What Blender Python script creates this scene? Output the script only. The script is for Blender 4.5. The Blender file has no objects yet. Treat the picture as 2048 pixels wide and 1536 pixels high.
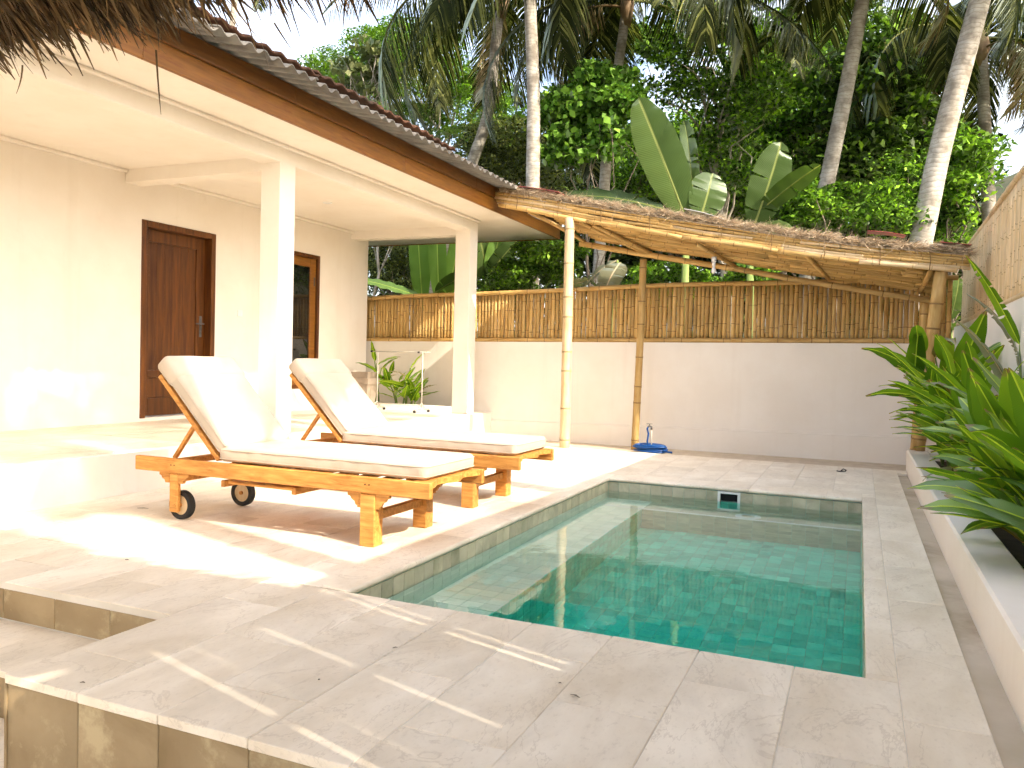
import bpy, bmesh, math, random
import numpy as np
from mathutils import Vector, Matrix

random.seed(7)
RNG = np.random.default_rng(11)
SC = bpy.context.scene
COL = SC.collection

# ------------------------------------------------------------------ camera
FW = np.array([-0.395646, 0.917936, -0.0293])
RT = np.array([0.91772, 0.396381, 0.025939])
UP = np.array([-0.035424, 0.016626, 0.999234])
FPX = 1609.394
CAM = np.array([0.0, 0.0, 1.05])
cd = bpy.data.cameras.new('camera')
cd.lens = 36.0 * FPX / 2048
cd.sensor_width = 36.0
cd.clip_start = 0.05
cd.clip_end = 600
co = bpy.data.objects.new('camera', cd)
COL.objects.link(co)
co.matrix_world = Matrix(((RT[0], UP[0], -FW[0], CAM[0]), (RT[1], UP[1], -FW[1], CAM[1]),
                          (RT[2], UP[2], -FW[2], CAM[2]), (0, 0, 0, 1)))
SC.camera = co

# ------------------------------------------------------------------ light
SUN = Vector((1.0, -0.30, 0.83)).normalized()          # towards the sun
SUN_EL = math.asin(SUN.z)
SUN_AZ = math.atan2(SUN.x, SUN.y)                      # clockwise from +Y
w = bpy.data.worlds.new('World')
SC.world = w
w.use_nodes = True
wn = w.node_tree.nodes
wl = w.node_tree.links
wn.clear()
wo = wn.new('ShaderNodeOutputWorld')
wb = wn.new('ShaderNodeBackground')
sky = wn.new('ShaderNodeTexSky')
sky.sky_type = 'NISHITA'
sky.sun_disc = False
sky.sun_elevation = SUN_EL
sky.sun_rotation = SUN_AZ
sky.altitude = 10
sky.air_density = 1.0
sky.dust_density = 4.5
sky.ozone_density = 1.0
# thin broken cloud, over the whole sky
wtc = wn.new('ShaderNodeTexCoord')
wmp = wn.new('ShaderNodeMapping')
wmp.inputs['Scale'].default_value = (1.0, 1.0, 2.6)
wno = wn.new('ShaderNodeTexNoise')
wno.inputs['Scale'].default_value = 2.3
wno.inputs['Detail'].default_value = 7
wno.inputs['Roughness'].default_value = 0.55
wrp = wn.new('ShaderNodeMapRange')
wrp.inputs['From Min'].default_value = 0.40
wrp.inputs['From Max'].default_value = 0.66
wrp.inputs['To Max'].default_value = 0.6
wmx = wn.new('ShaderNodeMix')
wmx.data_type = 'RGBA'
wmx.inputs['B'].default_value = (5.8, 5.7, 5.6, 1)
wl.new(wtc.outputs['Generated'], wmp.inputs['Vector'])
wl.new(wmp.outputs['Vector'], wno.inputs['Vector'])
wl.new(wno.outputs['Fac'], wrp.inputs['Value'])
wl.new(wrp.outputs['Result'], wmx.inputs['Factor'])
wl.new(sky.outputs['Color'], wmx.inputs['A'])
wl.new(wmx.outputs['Result'], wb.inputs['Color'])
wb.inputs['Strength'].default_value = 0.15
wl.new(wb.outputs['Background'], wo.inputs['Surface'])
sd = bpy.data.lights.new('sun', 'SUN')
sd.energy = 2.3
sd.angle = math.radians(0.53)
sd.color = (1.0, 0.90, 0.75)
so = bpy.data.objects.new('sun', sd)
COL.objects.link(so)
so.rotation_euler = (-SUN).to_track_quat('-Z', 'Y').to_euler()
so.location = (20, -8, 18)
SC.view_settings.view_transform = 'Standard'
SC.view_settings.look = 'None'
SC.view_settings.gamma = 1.0
SC.view_settings.exposure = 1.86
SC.render.engine = 'CYCLES'
SC.cycles.use_denoising = True
SC.cycles.max_bounces = 10
SC.cycles.diffuse_bounces = 5
SC.cycles.use_adaptive_sampling = True
SC.cycles.adaptive_threshold = 0.045
SC.cycles.adaptive_min_samples = 24
SC.cycles.glossy_bounces = 4
SC.cycles.transmission_bounces = 6
SC.cycles.transparent_max_bounces = 8
SC.cycles.sample_clamp_indirect = 8.0


# ------------------------------------------------------------------ helpers
def at(u, v, x=None, y=None, z=None):
    """Point of the place seen at photograph pixel (u, v) on the plane x=, y= or z=."""
    d = FW + RT * (u - 1024) / FPX + UP * (768 - v) / FPX
    if x is not None:
        t = x / d[0]
    elif y is not None:
        t = y / d[1]
    else:
        t = (z - CAM[2]) / d[2]
    return Vector(CAM + d * t)


def tag(o, label=None, cat=None, group=None, kind=None):
    if label: o['label'] = label
    if cat: o['category'] = cat
    if group: o['group'] = group
    if kind: o['kind'] = kind
    return o


def empty(name, loc=(0, 0, 0), label=None, cat=None, group=None, kind=None, parent=None):
    o = bpy.data.objects.new(name, None)
    o.empty_display_size = 0.1
    COL.objects.link(o)
    o.location = loc
    if parent: o.parent = parent
    return tag(o, label, cat, group, kind)


def link(name, me, parent=None, loc=None):
    o = bpy.data.objects.new(name, me)
    COL.objects.link(o)
    if parent is not None: o.parent = parent
    if loc is not None: o.location = loc
    return o


def copy_tree(o, parent=None):
    c = o.copy()
    COL.objects.link(c)
    c.parent = parent
    for ch in list(o.children):
        copy_tree(ch, c)
    return c


def npmesh(name, V, F, mats, smooth=False, mi=None, uv=None):
    """fast mesh from arrays: V (n,3), F (m,k) all faces with k corners"""
    V = np.asarray(V, np.float32); F = np.asarray(F, np.int32)
    me = bpy.data.meshes.new(name)
    k = F.shape[1]
    me.vertices.add(len(V)); me.vertices.foreach_set('co', V.ravel())
    me.loops.add(F.size); me.loops.foreach_set('vertex_index', F.ravel())
    me.polygons.add(len(F))
    me.polygons.foreach_set('loop_start', np.arange(0, F.size, k, dtype=np.int32))
    me.polygons.foreach_set('loop_total', np.full(len(F), k, np.int32))
    for m in (mats if isinstance(mats, (list, tuple)) else [mats]): me.materials.append(m)
    if mi is not None: me.polygons.foreach_set('material_index', np.asarray(mi, np.int32))
    if smooth: me.polygons.foreach_set('use_smooth', np.ones(len(F), bool))
    if uv is not None:
        l = me.uv_layers.new(name='UVMap')
        l.data.foreach_set('uv', np.asarray(uv, np.float32)[F.ravel()].ravel())
    me.update(calc_edges=True)
    me.validate()
    return me


class MB:
    """collects shapes into one mesh"""
    def __init__(s):
        s.v = []; s.f = []; s.m = []

    def add(s, vs, fs, m=0):
        n = len(s.v)
        s.v += [tuple(q) for q in vs]
        s.f += [tuple(i + n for i in q) for q in fs]
        s.m += [m] * len(fs)
        return s

    def box(s, x0, x1, y0, y1, z0, z1, m=0):
        vs = [(x, y, z) for z in (z0, z1) for y in (y0, y1) for x in (x0, x1)]
        return s.add(vs, [(0, 2, 3, 1), (4, 5, 7, 6), (0, 1, 5, 4), (2, 6, 7, 3), (0, 4, 6, 2), (1, 3, 7, 5)], m)

    def cbox(s, x0, x1, y0, y1, z0, z1, c=0.004, m=0, M=None):
        """box with all edges chamfered"""
        lo = (x0, y0, z0); hi = (x1, y1, z1)
        c = min(c, (x1 - x0) * .45, (y1 - y0) * .45, (z1 - z0) * .45)
        vs = []; idx = {}
        for sx in (0, 1):
            for sy in (0, 1):
                for sz in (0, 1):
                    sg = (sx, sy, sz)
                    for a in range(3):
                        p = []
                        for b in range(3):
                            e = hi[b] if sg[b] else lo[b]
                            if b != a: e += -c if sg[b] else c
                            p.append(e)
                        idx[(sg, a)] = len(vs); vs.append(p)
        fs = []
        for a in range(3):
            b, d = [(1, 2), (2, 0), (0, 1)][a]
            for sa in (0, 1):
                q = []
                for sb, sdd in ((0, 0), (1, 0), (1, 1), (0, 1)):
                    g = [0, 0, 0]; g[a] = sa; g[b] = sb; g[d] = sdd
                    q.append(idx[(tuple(g), a)])
                fs.append(q if sa else q[::-1])
            for sb in (0, 1):
                for sdd in (0, 1):
                    g0 = [0, 0, 0]; g0[b] = sb; g0[d] = sdd; g1 = list(g0); g1[a] = 1
                    q = [idx[(tuple(g0), b)], idx[(tuple(g1), b)], idx[(tuple(g1), d)], idx[(tuple(g0), d)]]
                    fs.append(q if (sb ^ sdd) else q[::-1])
        for sx in (0, 1):
            for sy in (0, 1):
                for sz in (0, 1):
                    q = [idx[((sx, sy, sz), a)] for a in range(3)]
                    fs.append(q if (sx + sy + sz) % 2 else q[::-1])
        if M is not None: vs = [M @ Vector(v) for v in vs]
        return s.add(vs, fs, m)

    def beam(s, a, b, wd, h, c=0.004, up=(0, 0, 1), m=0):
        """rectangular bar from a to b"""
        a = Vector(a); b = Vector(b); d = (b - a); L = d.length; d.normalize()
        sd_ = d.cross(Vector(up)).normalized(); u = sd_.cross(d)
        M = Matrix(((d.x, sd_.x, u.x, a.x), (d.y, sd_.y, u.y, a.y), (d.z, sd_.z, u.z, a.z), (0, 0, 0, 1)))
        return s.cbox(0, L, -wd / 2, wd / 2, -h / 2, h / 2, c, m, M)

    def tube(s, pts, rad, n=8, cap=True, m=0):
        pts = [Vector(p) for p in pts]
        if not isinstance(rad, (list, tuple)): rad = [rad] * len(pts)
        vs = []; fs = []
        t0 = (pts[1] - pts[0]).normalized()
        ref = Vector((0, 0, 1)) if abs(t0.z) < .9 else Vector((1, 0, 0))
        nrm = t0.cross(ref).normalized()
        for i, p in enumerate(pts):
            t = (pts[min(i + 1, len(pts) - 1)] - pts[max(i - 1, 0)]).normalized()
            nrm = (nrm - t * nrm.dot(t)).normalized(); b = t.cross(nrm)
            for k in range(n):
                a = 2 * math.pi * k / n
                vs.append(p + (nrm * math.cos(a) + b * math.sin(a)) * rad[i])
        for i in range(len(pts) - 1):
            for k in range(n):
                k2 = (k + 1) % n
                fs.append((i * n + k, i * n + k2, (i + 1) * n + k2, (i + 1) * n + k))
        if cap:
            fs.append(tuple(range(n - 1, -1, -1)))
            fs.append(tuple((len(pts) - 1) * n + k for k in range(n)))
        return s.add(vs, fs, m)

    def prism(s, poly, y0, y1, plane='xz', m=0):
        n = len(poly)
        def P(a, b, t): return (a, t, b) if plane == 'xz' else ((a, b, t) if plane == 'xy' else (t, a, b))
        vs = [P(a, b, y0) for a, b in poly] + [P(a, b, y1) for a, b in poly]
        fs = [(i, (i + 1) % n, n + (i + 1) % n, n + i) for i in range(n)]
        fs += [tuple(range(n - 1, -1, -1)), tuple(range(n, 2 * n))]
        return s.add(vs, fs, m)

    def ring(s, c, axis, r0, r1, h, n=24, m=0):
        """flat washer of thickness h around axis 'y' or 'z'"""
        vs = []; fs = []
        for k in range(n):
            a = 2 * math.pi * k / n; ca, sa = math.cos(a), math.sin(a)
            for r, t in ((r0, -h / 2), (r1, -h / 2), (r1, h / 2), (r0, h / 2)):
                p = (r * ca, t, r * sa) if axis == 'y' else (r * ca, r * sa, t)
                vs.append((c[0] + p[0], c[1] + p[1], c[2] + p[2]))
        for k in range(n):
            k2 = (k + 1) % n
            for j in range(4):
                j2 = (j + 1) % 4
                fs.append((k * 4 + j, k2 * 4 + j, k2 * 4 + j2, k * 4 + j2))
        return s.add(vs, fs, m)

    def mesh(s, name, mats, smooth=False):
        me = bpy.data.meshes.new(name)
        me.from_pydata(s.v, [], s.f)
        for m in (mats if isinstance(mats, (list, tuple)) else [mats]): me.materials.append(m)
        me.polygons.foreach_set('material_index', np.asarray(s.m, np.int32))
        bm = bmesh.new(); bm.from_mesh(me)
        bmesh.ops.recalc_face_normals(bm, faces=bm.faces)
        bm.to_mesh(me); bm.free()
        if smooth:
            me.polygons.foreach_set('use_smooth', np.ones(len(me.polygons), bool))
        me.update()
        return me

    def build(s, name, mats, parent=None, smooth=False, loc=None):
        return link(name, s.mesh(name, mats, smooth), parent, loc)


# ------------------------------------------------------------------ materials
def new_mat(name):
    m = bpy.data.materials.new(name)
    m.use_nodes = True
    nt = m.node_tree
    nt.nodes.clear()
    out = nt.nodes.new('ShaderNodeOutputMaterial')
    return m, nt, out


def N(nt, kind, **kw):
    n = nt.nodes.new(kind)
    for k, v in kw.items():
        if k in n.inputs: n.inputs[k].default_value = v
        else: setattr(n, k, v)
    return n


def mixc(nt, fac, a, b, mode='MIX'):
    n = nt.nodes.new('ShaderNodeMix'); n.data_type = 'RGBA'; n.blend_type = mode
    for key, val in (('Factor', fac), ('A', a), ('B', b)):
        if isinstance(val, bpy.types.NodeSocket): nt.links.new(val, n.inputs[key])
        elif key == 'Factor': n.inputs[key].default_value = val
        else: n.inputs[key].default_value = (*val, 1) if len(val) == 3 else val
    return n.outputs['Result']


def rng_node(nt, val, a, b, lo=0.0, hi=1.0):
    n = nt.nodes.new('ShaderNodeMapRange')
    n.inputs['From Min'].default_value = a; n.inputs['From Max'].default_value = b
    n.inputs['To Min'].default_value = lo; n.inputs['To Max'].default_value = hi
    nt.links.new(val, n.inputs['Value'])
    return n.outputs['Result']


def rand_node(nt):
    """a value that differs by object and by loose piece of a mesh"""
    oi = nt.nodes.new('ShaderNodeObjectInfo'); ge = nt.nodes.new('ShaderNodeNewGeometry')
    a = nt.nodes.new('ShaderNodeMath'); a.operation = 'ADD'
    nt.links.new(oi.outputs['Random'], a.inputs[0]); nt.links.new(ge.outputs['Random Per Island'], a.inputs[1])
    b = nt.nodes.new('ShaderNodeMath'); b.operation = 'FRACT'
    nt.links.new(a.outputs[0], b.inputs[0])
    return b.outputs[0], oi.outputs['Random']


def coords(nt, scale=(1, 1, 1), shift=True):
    tc = nt.nodes.new('ShaderNodeTexCoord')
    mp = nt.nodes.new('ShaderNodeMapping'); mp.inputs['Scale'].default_value = scale
    nt.links.new(tc.outputs['Object'], mp.inputs['Vector'])
    if shift:
        r, o = rand_node(nt)
        mu = nt.nodes.new('ShaderNodeMath'); mu.operation = 'MULTIPLY'; mu.inputs[1].default_value = 37.0
        nt.links.new(r, mu.inputs[0])
        cx = nt.nodes.new('ShaderNodeCombineXYZ')
        for i in range(3): nt.links.new(mu.outputs[0], cx.inputs[i])
        nt.links.new(cx.outputs[0], mp.inputs['Location'])
    return mp.outputs['Vector']


def noise(nt, vec, scale, detail=6, rough=.55, dist=0.0):
    n = nt.nodes.new('ShaderNodeTexNoise')
    n.inputs['Scale'].default_value = scale; n.inputs['Detail'].default_value = detail
    n.inputs['Roughness'].default_value = rough; n.inputs['Distortion'].default_value = dist
    nt.links.new(vec, n.inputs['Vector'])
    return n.outputs['Fac']


def surf(name, c1, c2, scale=4, stretch=(1, 1, 1), rough=.6, bump=.1, bscale=40, vary=.0, spec=.3,
         c3=None, s3=1.2, lo=.35, hi=.65, bdist=.005, shift=True, grime=None):
    """two-tone noise surface with fine relief; vary = tone spread between pieces"""
    m, nt, out = new_mat(name)
    vec = coords(nt, stretch, shift)
    f = rng_node(nt, noise(nt, vec, scale), lo, hi)
    col = mixc(nt, f, c1, c2)
    if c3 is not None:
        f3 = rng_node(nt, noise(nt, vec, s3, 8, .62, .6), .5, .72)
        col = mixc(nt, f3, col, c3)
    if grime is not None:
        f4 = rng_node(nt, noise(nt, vec, grime[1], 10, .7), grime[2], grime[3])
        col = mixc(nt, f4, col, grime[0])
    if vary:
        r, o = rand_node(nt)
        v = rng_node(nt, r, 0, 1, 1 - vary, 1 + vary)
        cc = nt.nodes.new('ShaderNodeCombineXYZ')
        for i in range(3): nt.links.new(v, cc.inputs[i])
        col = mixc(nt, 1.0, col, cc.outputs[0], 'MULTIPLY')
    p = N(nt, 'ShaderNodeBsdfPrincipled', Roughness=rough)
    p.inputs['Specular IOR Level'].default_value = spec
    nt.links.new(col, p.inputs['Base Color'])
    if bump:
        b = N(nt, 'ShaderNodeBump', Strength=bump, Distance=bdist)
        nt.links.new(noise(nt, vec, bscale, 5, .6), b.inputs['Height'])
        nt.links.new(b.outputs[0], p.inputs['Normal'])
    nt.links.new(p.outputs[0], out.inputs['Surface'])
    return m


def leafmat(name, c1, c2, c3, trans=.35, rough=.38, gloss=.45, use_uv=False, tip=None):
    """foliage: tone by leaf, light through the blade"""
    m, nt, out = new_mat(name)
    r, o = rand_node(nt)
    cr = nt.nodes.new('ShaderNodeValToRGB')
    e = cr.color_ramp.elements
    e[0].position = 0.0; e[0].color = (*c1, 1)
    e[1].position = 1.0; e[1].color = (*c3, 1)
    x = e.new(.55); x.color = (*c2, 1)
    nt.links.new(r, cr.inputs['Fac'])
    col = cr.outputs['Color']
    nrm = None
    if use_uv:
        tc = nt.nodes.new('ShaderNodeTexCoord')
        sp = nt.nodes.new('ShaderNodeSeparateXYZ'); nt.links.new(tc.outputs['UV'], sp.inputs[0])
        # midrib: |u-.5|
        su = nt.nodes.new('ShaderNodeMath'); su.operation = 'SUBTRACT'; su.inputs[1].default_value = .5
        nt.links.new(sp.outputs['X'], su.inputs[0])
        ab = nt.nodes.new('ShaderNodeMath'); ab.operation = 'ABSOLUTE'; nt.links.new(su.outputs[0], ab.inputs[0])
        rib = rng_node(nt, ab.outputs[0], .012, .035, 1, 0)
        col = mixc(nt, rib, col, (min(1, c3[0] * 1.9 + .05), min(1, c3[1] * 1.5 + .05), c3[2] * 1.6 + .02))
        # side veins run from the midrib forward to the edge
        ad = nt.nodes.new('ShaderNodeMath'); ad.operation = 'MULTIPLY_ADD'
        ad.inputs[1].default_value = -.22
        nt.links.new(ab.outputs[0], ad.inputs[0]); nt.links.new(sp.outputs['Y'], ad.inputs[2])
        sn = nt.nodes.new('ShaderNodeMath'); sn.operation = 'MULTIPLY'; sn.inputs[1].default_value = 330
        nt.links.new(ad.outputs[0], sn.inputs[0])
        sw = nt.nodes.new('ShaderNodeMath'); sw.operation = 'SINE'; nt.links.new(sn.outputs[0], sw.inputs[0])
        vn = rng_node(nt, sw.outputs[0], -1, 1, .92, 1.08)
        cc = nt.nodes.new('ShaderNodeCombineXYZ')
        for i in range(3): nt.links.new(vn, cc.inputs[i])
        col = mixc(nt, 1.0, col, cc.outputs[0], 'MULTIPLY')
        if tip is not None:
            nz = noise(nt, coords(nt, (1, 1, 1)), 9, 4)
            s2 = nt.nodes.new('ShaderNodeMath'); s2.operation = 'MULTIPLY_ADD'
            s2.inputs[1].default_value = .3
            nt.links.new(nz, s2.inputs[0]); nt.links.new(sp.outputs['Y'], s2.inputs[2])
            col = mixc(nt, rng_node(nt, s2.outputs[0], 1.07, 1.12), col, tip)
        b = N(nt, 'ShaderNodeBump', Strength=.3, Distance=.004)
        nt.links.new(sw.outputs[0], b.inputs['Height'])
        nrm = b.outputs[0]
    d = nt.nodes.new('ShaderNodeBsdfDiffuse'); t = nt.nodes.new('ShaderNodeBsdfTranslucent')
    g = N(nt, 'ShaderNodeBsdfGlossy', Roughness=rough)
    g.inputs['Color'].default_value = (.55, .62, .5, 1)
    nt.links.new(col, d.inputs['Color'])
    tcol = mixc(nt, 1.0, col, (1.25, 1.35, .55), 'MULTIPLY')
    nt.links.new(tcol, t.inputs['Color'])
    if nrm: 
        for n in (d, g): nt.links.new(nrm, n.inputs['Normal'])
    m1 = N(nt, 'ShaderNodeMixShader'); m1.inputs[0].default_value = trans
    nt.links.new(d.outputs[0], m1.inputs[1]); nt.links.new(t.outputs[0], m1.inputs[2])
    fr = N(nt, 'ShaderNodeFresnel', IOR=1.4)
    mu = nt.nodes.new('ShaderNodeMath'); mu.operation = 'MULTIPLY'; mu.inputs[1].default_value = gloss * 1.1; mu.use_clamp = True
    nt.links.new(fr.outputs[0], mu.inputs[0])
    m2 = N(nt, 'ShaderNodeMixShader')
    nt.links.new(mu.outputs[0], m2.inputs[0])
    nt.links.new(m1.outputs[0], m2.inputs[1]); nt.links.new(g.outputs[0], m2.inputs[2])
    nt.links.new(m2.outputs[0], out.inputs['Surface'])
    return m


M = {}


def plastermat():
    m, nt, out = new_mat('white_plaster')
    vec = coords(nt, (1, 1, 1), False); vs_ = coords(nt, (5, 5, .35), False)
    col = mixc(nt, rng_node(nt, noise(nt, vec, 1.6, 8, .6), .35, .65), (.81, .745, .65), (.85, .795, .71))
    col = mixc(nt, rng_node(nt, noise(nt, vs_, 1.0, 7, .62), .55, .80, 0, .4), col, (.73, .66, .555))
    col = mixc(nt, rng_node(nt, noise(nt, vec, 4.5, 9, .7), .62, .80, 0, .4), col, (.68, .60, .48))
    p = N(nt, 'ShaderNodeBsdfPrincipled', Roughness=.8); p.inputs['Specular IOR Level'].default_value = .15
    nt.links.new(col, p.inputs['Base Color'])
    b = N(nt, 'ShaderNodeBump', Strength=.35, Distance=.010); nt.links.new(noise(nt, vec, 5, 9, .62, .4), b.inputs['Height'])
    nt.links.new(b.outputs[0], p.inputs['Normal']); nt.links.new(p.outputs[0], out.inputs['Surface'])
    return m


M['plaster'] = plastermat()


def stonemat():
    """pale limestone: cloudy tone, fine grain, thin veins, a few rusty stains"""
    m, nt, out = new_mat('limestone_paver')
    vec = coords(nt, (1, .5, 1))
    col = mixc(nt, rng_node(nt, noise(nt, vec, 3.0, 8, .6, .4), .32, .68), (.69, .59, .445), (.90, .815, .675))
    col = mixc(nt, rng_node(nt, noise(nt, vec, 1.7, 6, .6, 1.2), .52, .74, 0, .7), col, (.63, .555, .44))
    vn = noise(nt, vec, 2.1, 9, .62, 1.6)
    sb_ = nt.nodes.new('ShaderNodeMath'); sb_.operation = 'SUBTRACT'; sb_.inputs[1].default_value = .5; nt.links.new(vn, sb_.inputs[0])
    ab_ = nt.nodes.new('ShaderNodeMath'); ab_.operation = 'ABSOLUTE'; nt.links.new(sb_.outputs[0], ab_.inputs[0])
    col = mixc(nt, rng_node(nt, ab_.outputs[0], .002, .010, .32, 0), col, (.46, .37, .265))
    gr = noise(nt, vec, 70, 4, .7)
    col = mixc(nt, rng_node(nt, gr, .55, .75, 0, .35), col, (.50, .43, .33))
    col = mixc(nt, rng_node(nt, noise(nt, vec, 11, 6, .7), .66, .76, 0, .55), col, (.46, .35, .23))
    r, o_ = rand_node(nt)
    cc = nt.nodes.new('ShaderNodeCombineXYZ'); v_ = rng_node(nt, r, 0, 1, .95, 1.04)
    for q in range(3): nt.links.new(v_, cc.inputs[q])
    col = mixc(nt, 1.0, col, cc.outputs[0], 'MULTIPLY')
    p = N(nt, 'ShaderNodeBsdfPrincipled')
    nt.links.new(rng_node(nt, gr, .3, .7, .38, .62), p.inputs['Roughness'])
    p.inputs['Specular IOR Level'].default_value = .35
    nt.links.new(col, p.inputs['Base Color'])
    b = N(nt, 'ShaderNodeBump', Strength=.22, Distance=.006)
    nt.links.new(noise(nt, vec, 16, 7, .65), b.inputs['Height']); nt.links.new(b.outputs[0], p.inputs['Normal'])
    nt.links.new(p.outputs[0], out.inputs['Surface'])
    return m


M['stone'] = stonemat()
M['riser'] = surf('shade_toned_riser', (.26, .185, .095), (.36, .27, .15), 3.0, rough=.7, bump=.2, bscale=24, vary=.08, c3=(.20, .135, .06), s3=2.4,
                  grime=((.44, .35, .20), 4.0, .56, .66))  # paver limestone browned: shade on the upright faces put into the colour, plus stains
M['grout'] = surf('grout', (.62, .57, .48), (.70, .65, .56), 6, rough=.9, bump=.2, shift=False)
M['concrete'] = surf('channel_concrete', (.50, .42, .30), (.62, .53, .41), 2.4, rough=.85, bump=.2, c3=(.33, .25, .16), s3=1.5, shift=False)
M['sand'] = surf('sand_strip', (.56, .46, .33), (.66, .56, .42), 9, rough=.95, bump=.4, bscale=90, shift=False)
M['soil'] = surf('soil', (.035, .024, .014), (.07, .05, .03), 9, rough=.95, bump=.6, bscale=60, shift=False)
M['ground'] = surf('forest_floor', (.05, .06, .02), (.10, .085, .04), .6, rough=.95, bump=.5, bscale=8, shift=False, c3=(.06, .09, .02))
M['teak'] = surf('teak', (.50, .21, .042), (.68, .33, .085), 5, (1.2, 9, 9), rough=.5, bump=.15, bscale=30, vary=.14, c3=(.36, .13, .022), s3=4, grime=((.30, .12, .03), 3.0, .62, .74))
M['doorwood'] = surf('dark_door_wood', (.075, .024, .0035), (.15, .05, .007), 3.5, (7, 7, .6), rough=.42, bump=.06, vary=.12, c3=(.055, .015, .004), s3=2.5, spec=.4)
M['fascia'] = surf('stained_fascia_wood', (.21, .082, .010), (.30, .125, .018), 3, (8, .8, 8), rough=.42, bump=.08, vary=.08, c3=(.18, .05, .009), s3=3, spec=.4)
M['fascia_shaded'] = surf('shaded_fascia_wood', (.12, .045, .006), (.18, .07, .010), 3, (8, .8, 8), rough=.45, bump=.08, vary=.1, c3=(.08, .028, .004), s3=3, spec=.4)  # darker copy of the fascia wood: roof overhang's shade put into its colour
M['fabric'] = surf('cushion_fabric', (.52, .435, .335), (.58, .49, .39), 3, rough=.95, bump=.25, bscale=7, spec=.05, bdist=.02, shift=False)
M['rubber'] = surf('black_rubber', (.02, .02, .02), (.035, .033, .03), 8, rough=.7, bump=.1)
M['steel'] = surf('dark_metal', (.09, .085, .08), (.13, .12, .11), 8, rough=.35, bump=0)
M['bamboo'] = surf('bamboo_culm', (.46, .285, .09), (.60, .40, .155), 4, (6, 6, 1.0), rough=.5, bump=.06, vary=.2, c3=(.37, .20, .05), s3=3)
M['bamboo_node'] = surf('bamboo_node', (.20, .11, .035), (.30, .18, .07), 10, rough=.6, bump=0, vary=.2)
M['bamboo_pale'] = surf('pale_bamboo_culm', (.64, .46, .25), (.72, .55, .33), 4, (6, 6, 1.0), rough=.5, bump=.06, vary=.12, c3=(.56, .38, .18), s3=3)
M['bamboo_pale_node'] = surf('pale_bamboo_node', (.36, .24, .11), (.46, .33, .17), 10, rough=.6, bump=0, vary=.2)
M['thatch'] = surf('dark_thatch', (.062, .035, .013), (.155, .095, .037), 6, rough=.8, bump=0, vary=.6)
M['straw'] = surf('pale_straw', (.36, .265, .165), (.54, .43, .295), 6, rough=.85, bump=0, vary=.45)
M['redsheet'] = surf('red_metal_sheet', (.30, .055, .05), (.36, .08, .07), 3, rough=.5, bump=0)
M['zinc'] = surf('zinc_sheet', (.62, .62, .62), (.70, .70, .70), 3, rough=.4, bump=0)
M['asbestos'] = surf('grey_cement_sheet', (.15, .14, .12), (.22, .20, .17), 5, rough=.85, bump=.15, c3=(.10, .085, .07), s3=2)
M['rooftile'] = surf('brown_roof_sheet', (.060, .028, .015), (.10, .042, .02), 3, rough=.85, bump=.2, c3=(.05, .033, .022), s3=2, vary=.2)
M['pooltile'] = surf('green_pool_stone', (.14, .77, .65), (.24, .85, .73), 5, rough=.35, bump=.15, vary=.15, c3=(.10, .58, .50), s3=4)
M['benchtile'] = surf('pale_bench_stone', (.80, .82, .70), (.88, .88, .78), 5, rough=.35, bump=.15, vary=.08, c3=(.70, .74, .62), s3=4)
M['linetile'] = surf('beige_green_pool_stone', (.46, .43, .30), (.60, .56, .42), 6, rough=.5, bump=.25, vary=.14, c3=(.32, .31, .20), s3=4)
M['poolgrout'] = surf('pool_grout', (.40, .60, .52), (.48, .66, .57), 8, rough=.9, bump=.1, shift=False)
M['white'] = surf('white_plastic', (.78, .78, .76), (.82, .82, .80), 4, rough=.4, bump=0)
M['cream'] = surf('cream_metal', (.42, .39, .33), (.48, .45, .39), 4, rough=.4, bump=0)
M['black'] = surf('shade_black', (.012, .012, .012), (.02, .02, .02), 4, rough=.8, bump=0)  # black surface painting the shade inside the skimmer mouth
M['hose'] = surf('blue_hose', (.006, .05, .19), (.010, .075, .26), 6, rough=.35, bump=0, vary=.1)
M['terra'] = surf('stone_pot', (.30, .24, .18), (.38, .31, .24), 6, rough=.85, bump=.2)
M['bark'] = surf('pale_bark', (.34, .29, .22), (.50, .45, .37), 3, (3, 3, .8), rough=.9, bump=.3, bscale=14, c3=(.20, .17, .12), s3=2)
M['darkbark'] = surf('dark_bark', (.13, .10, .07), (.22, .18, .13), 4, (3, 3, .8), rough=.9, bump=.3, bscale=14)
M['greenstem'] = surf('green_stem', (.12, .18, .04), (.20, .26, .07), 4, (4, 4, .7), rough=.6, bump=.1)
M['deadleaf'] = surf('dry_leaf', (.26, .16, .08), (.38, .27, .16), 8, rough=.8, bump=.2, vary=.3)


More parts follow.
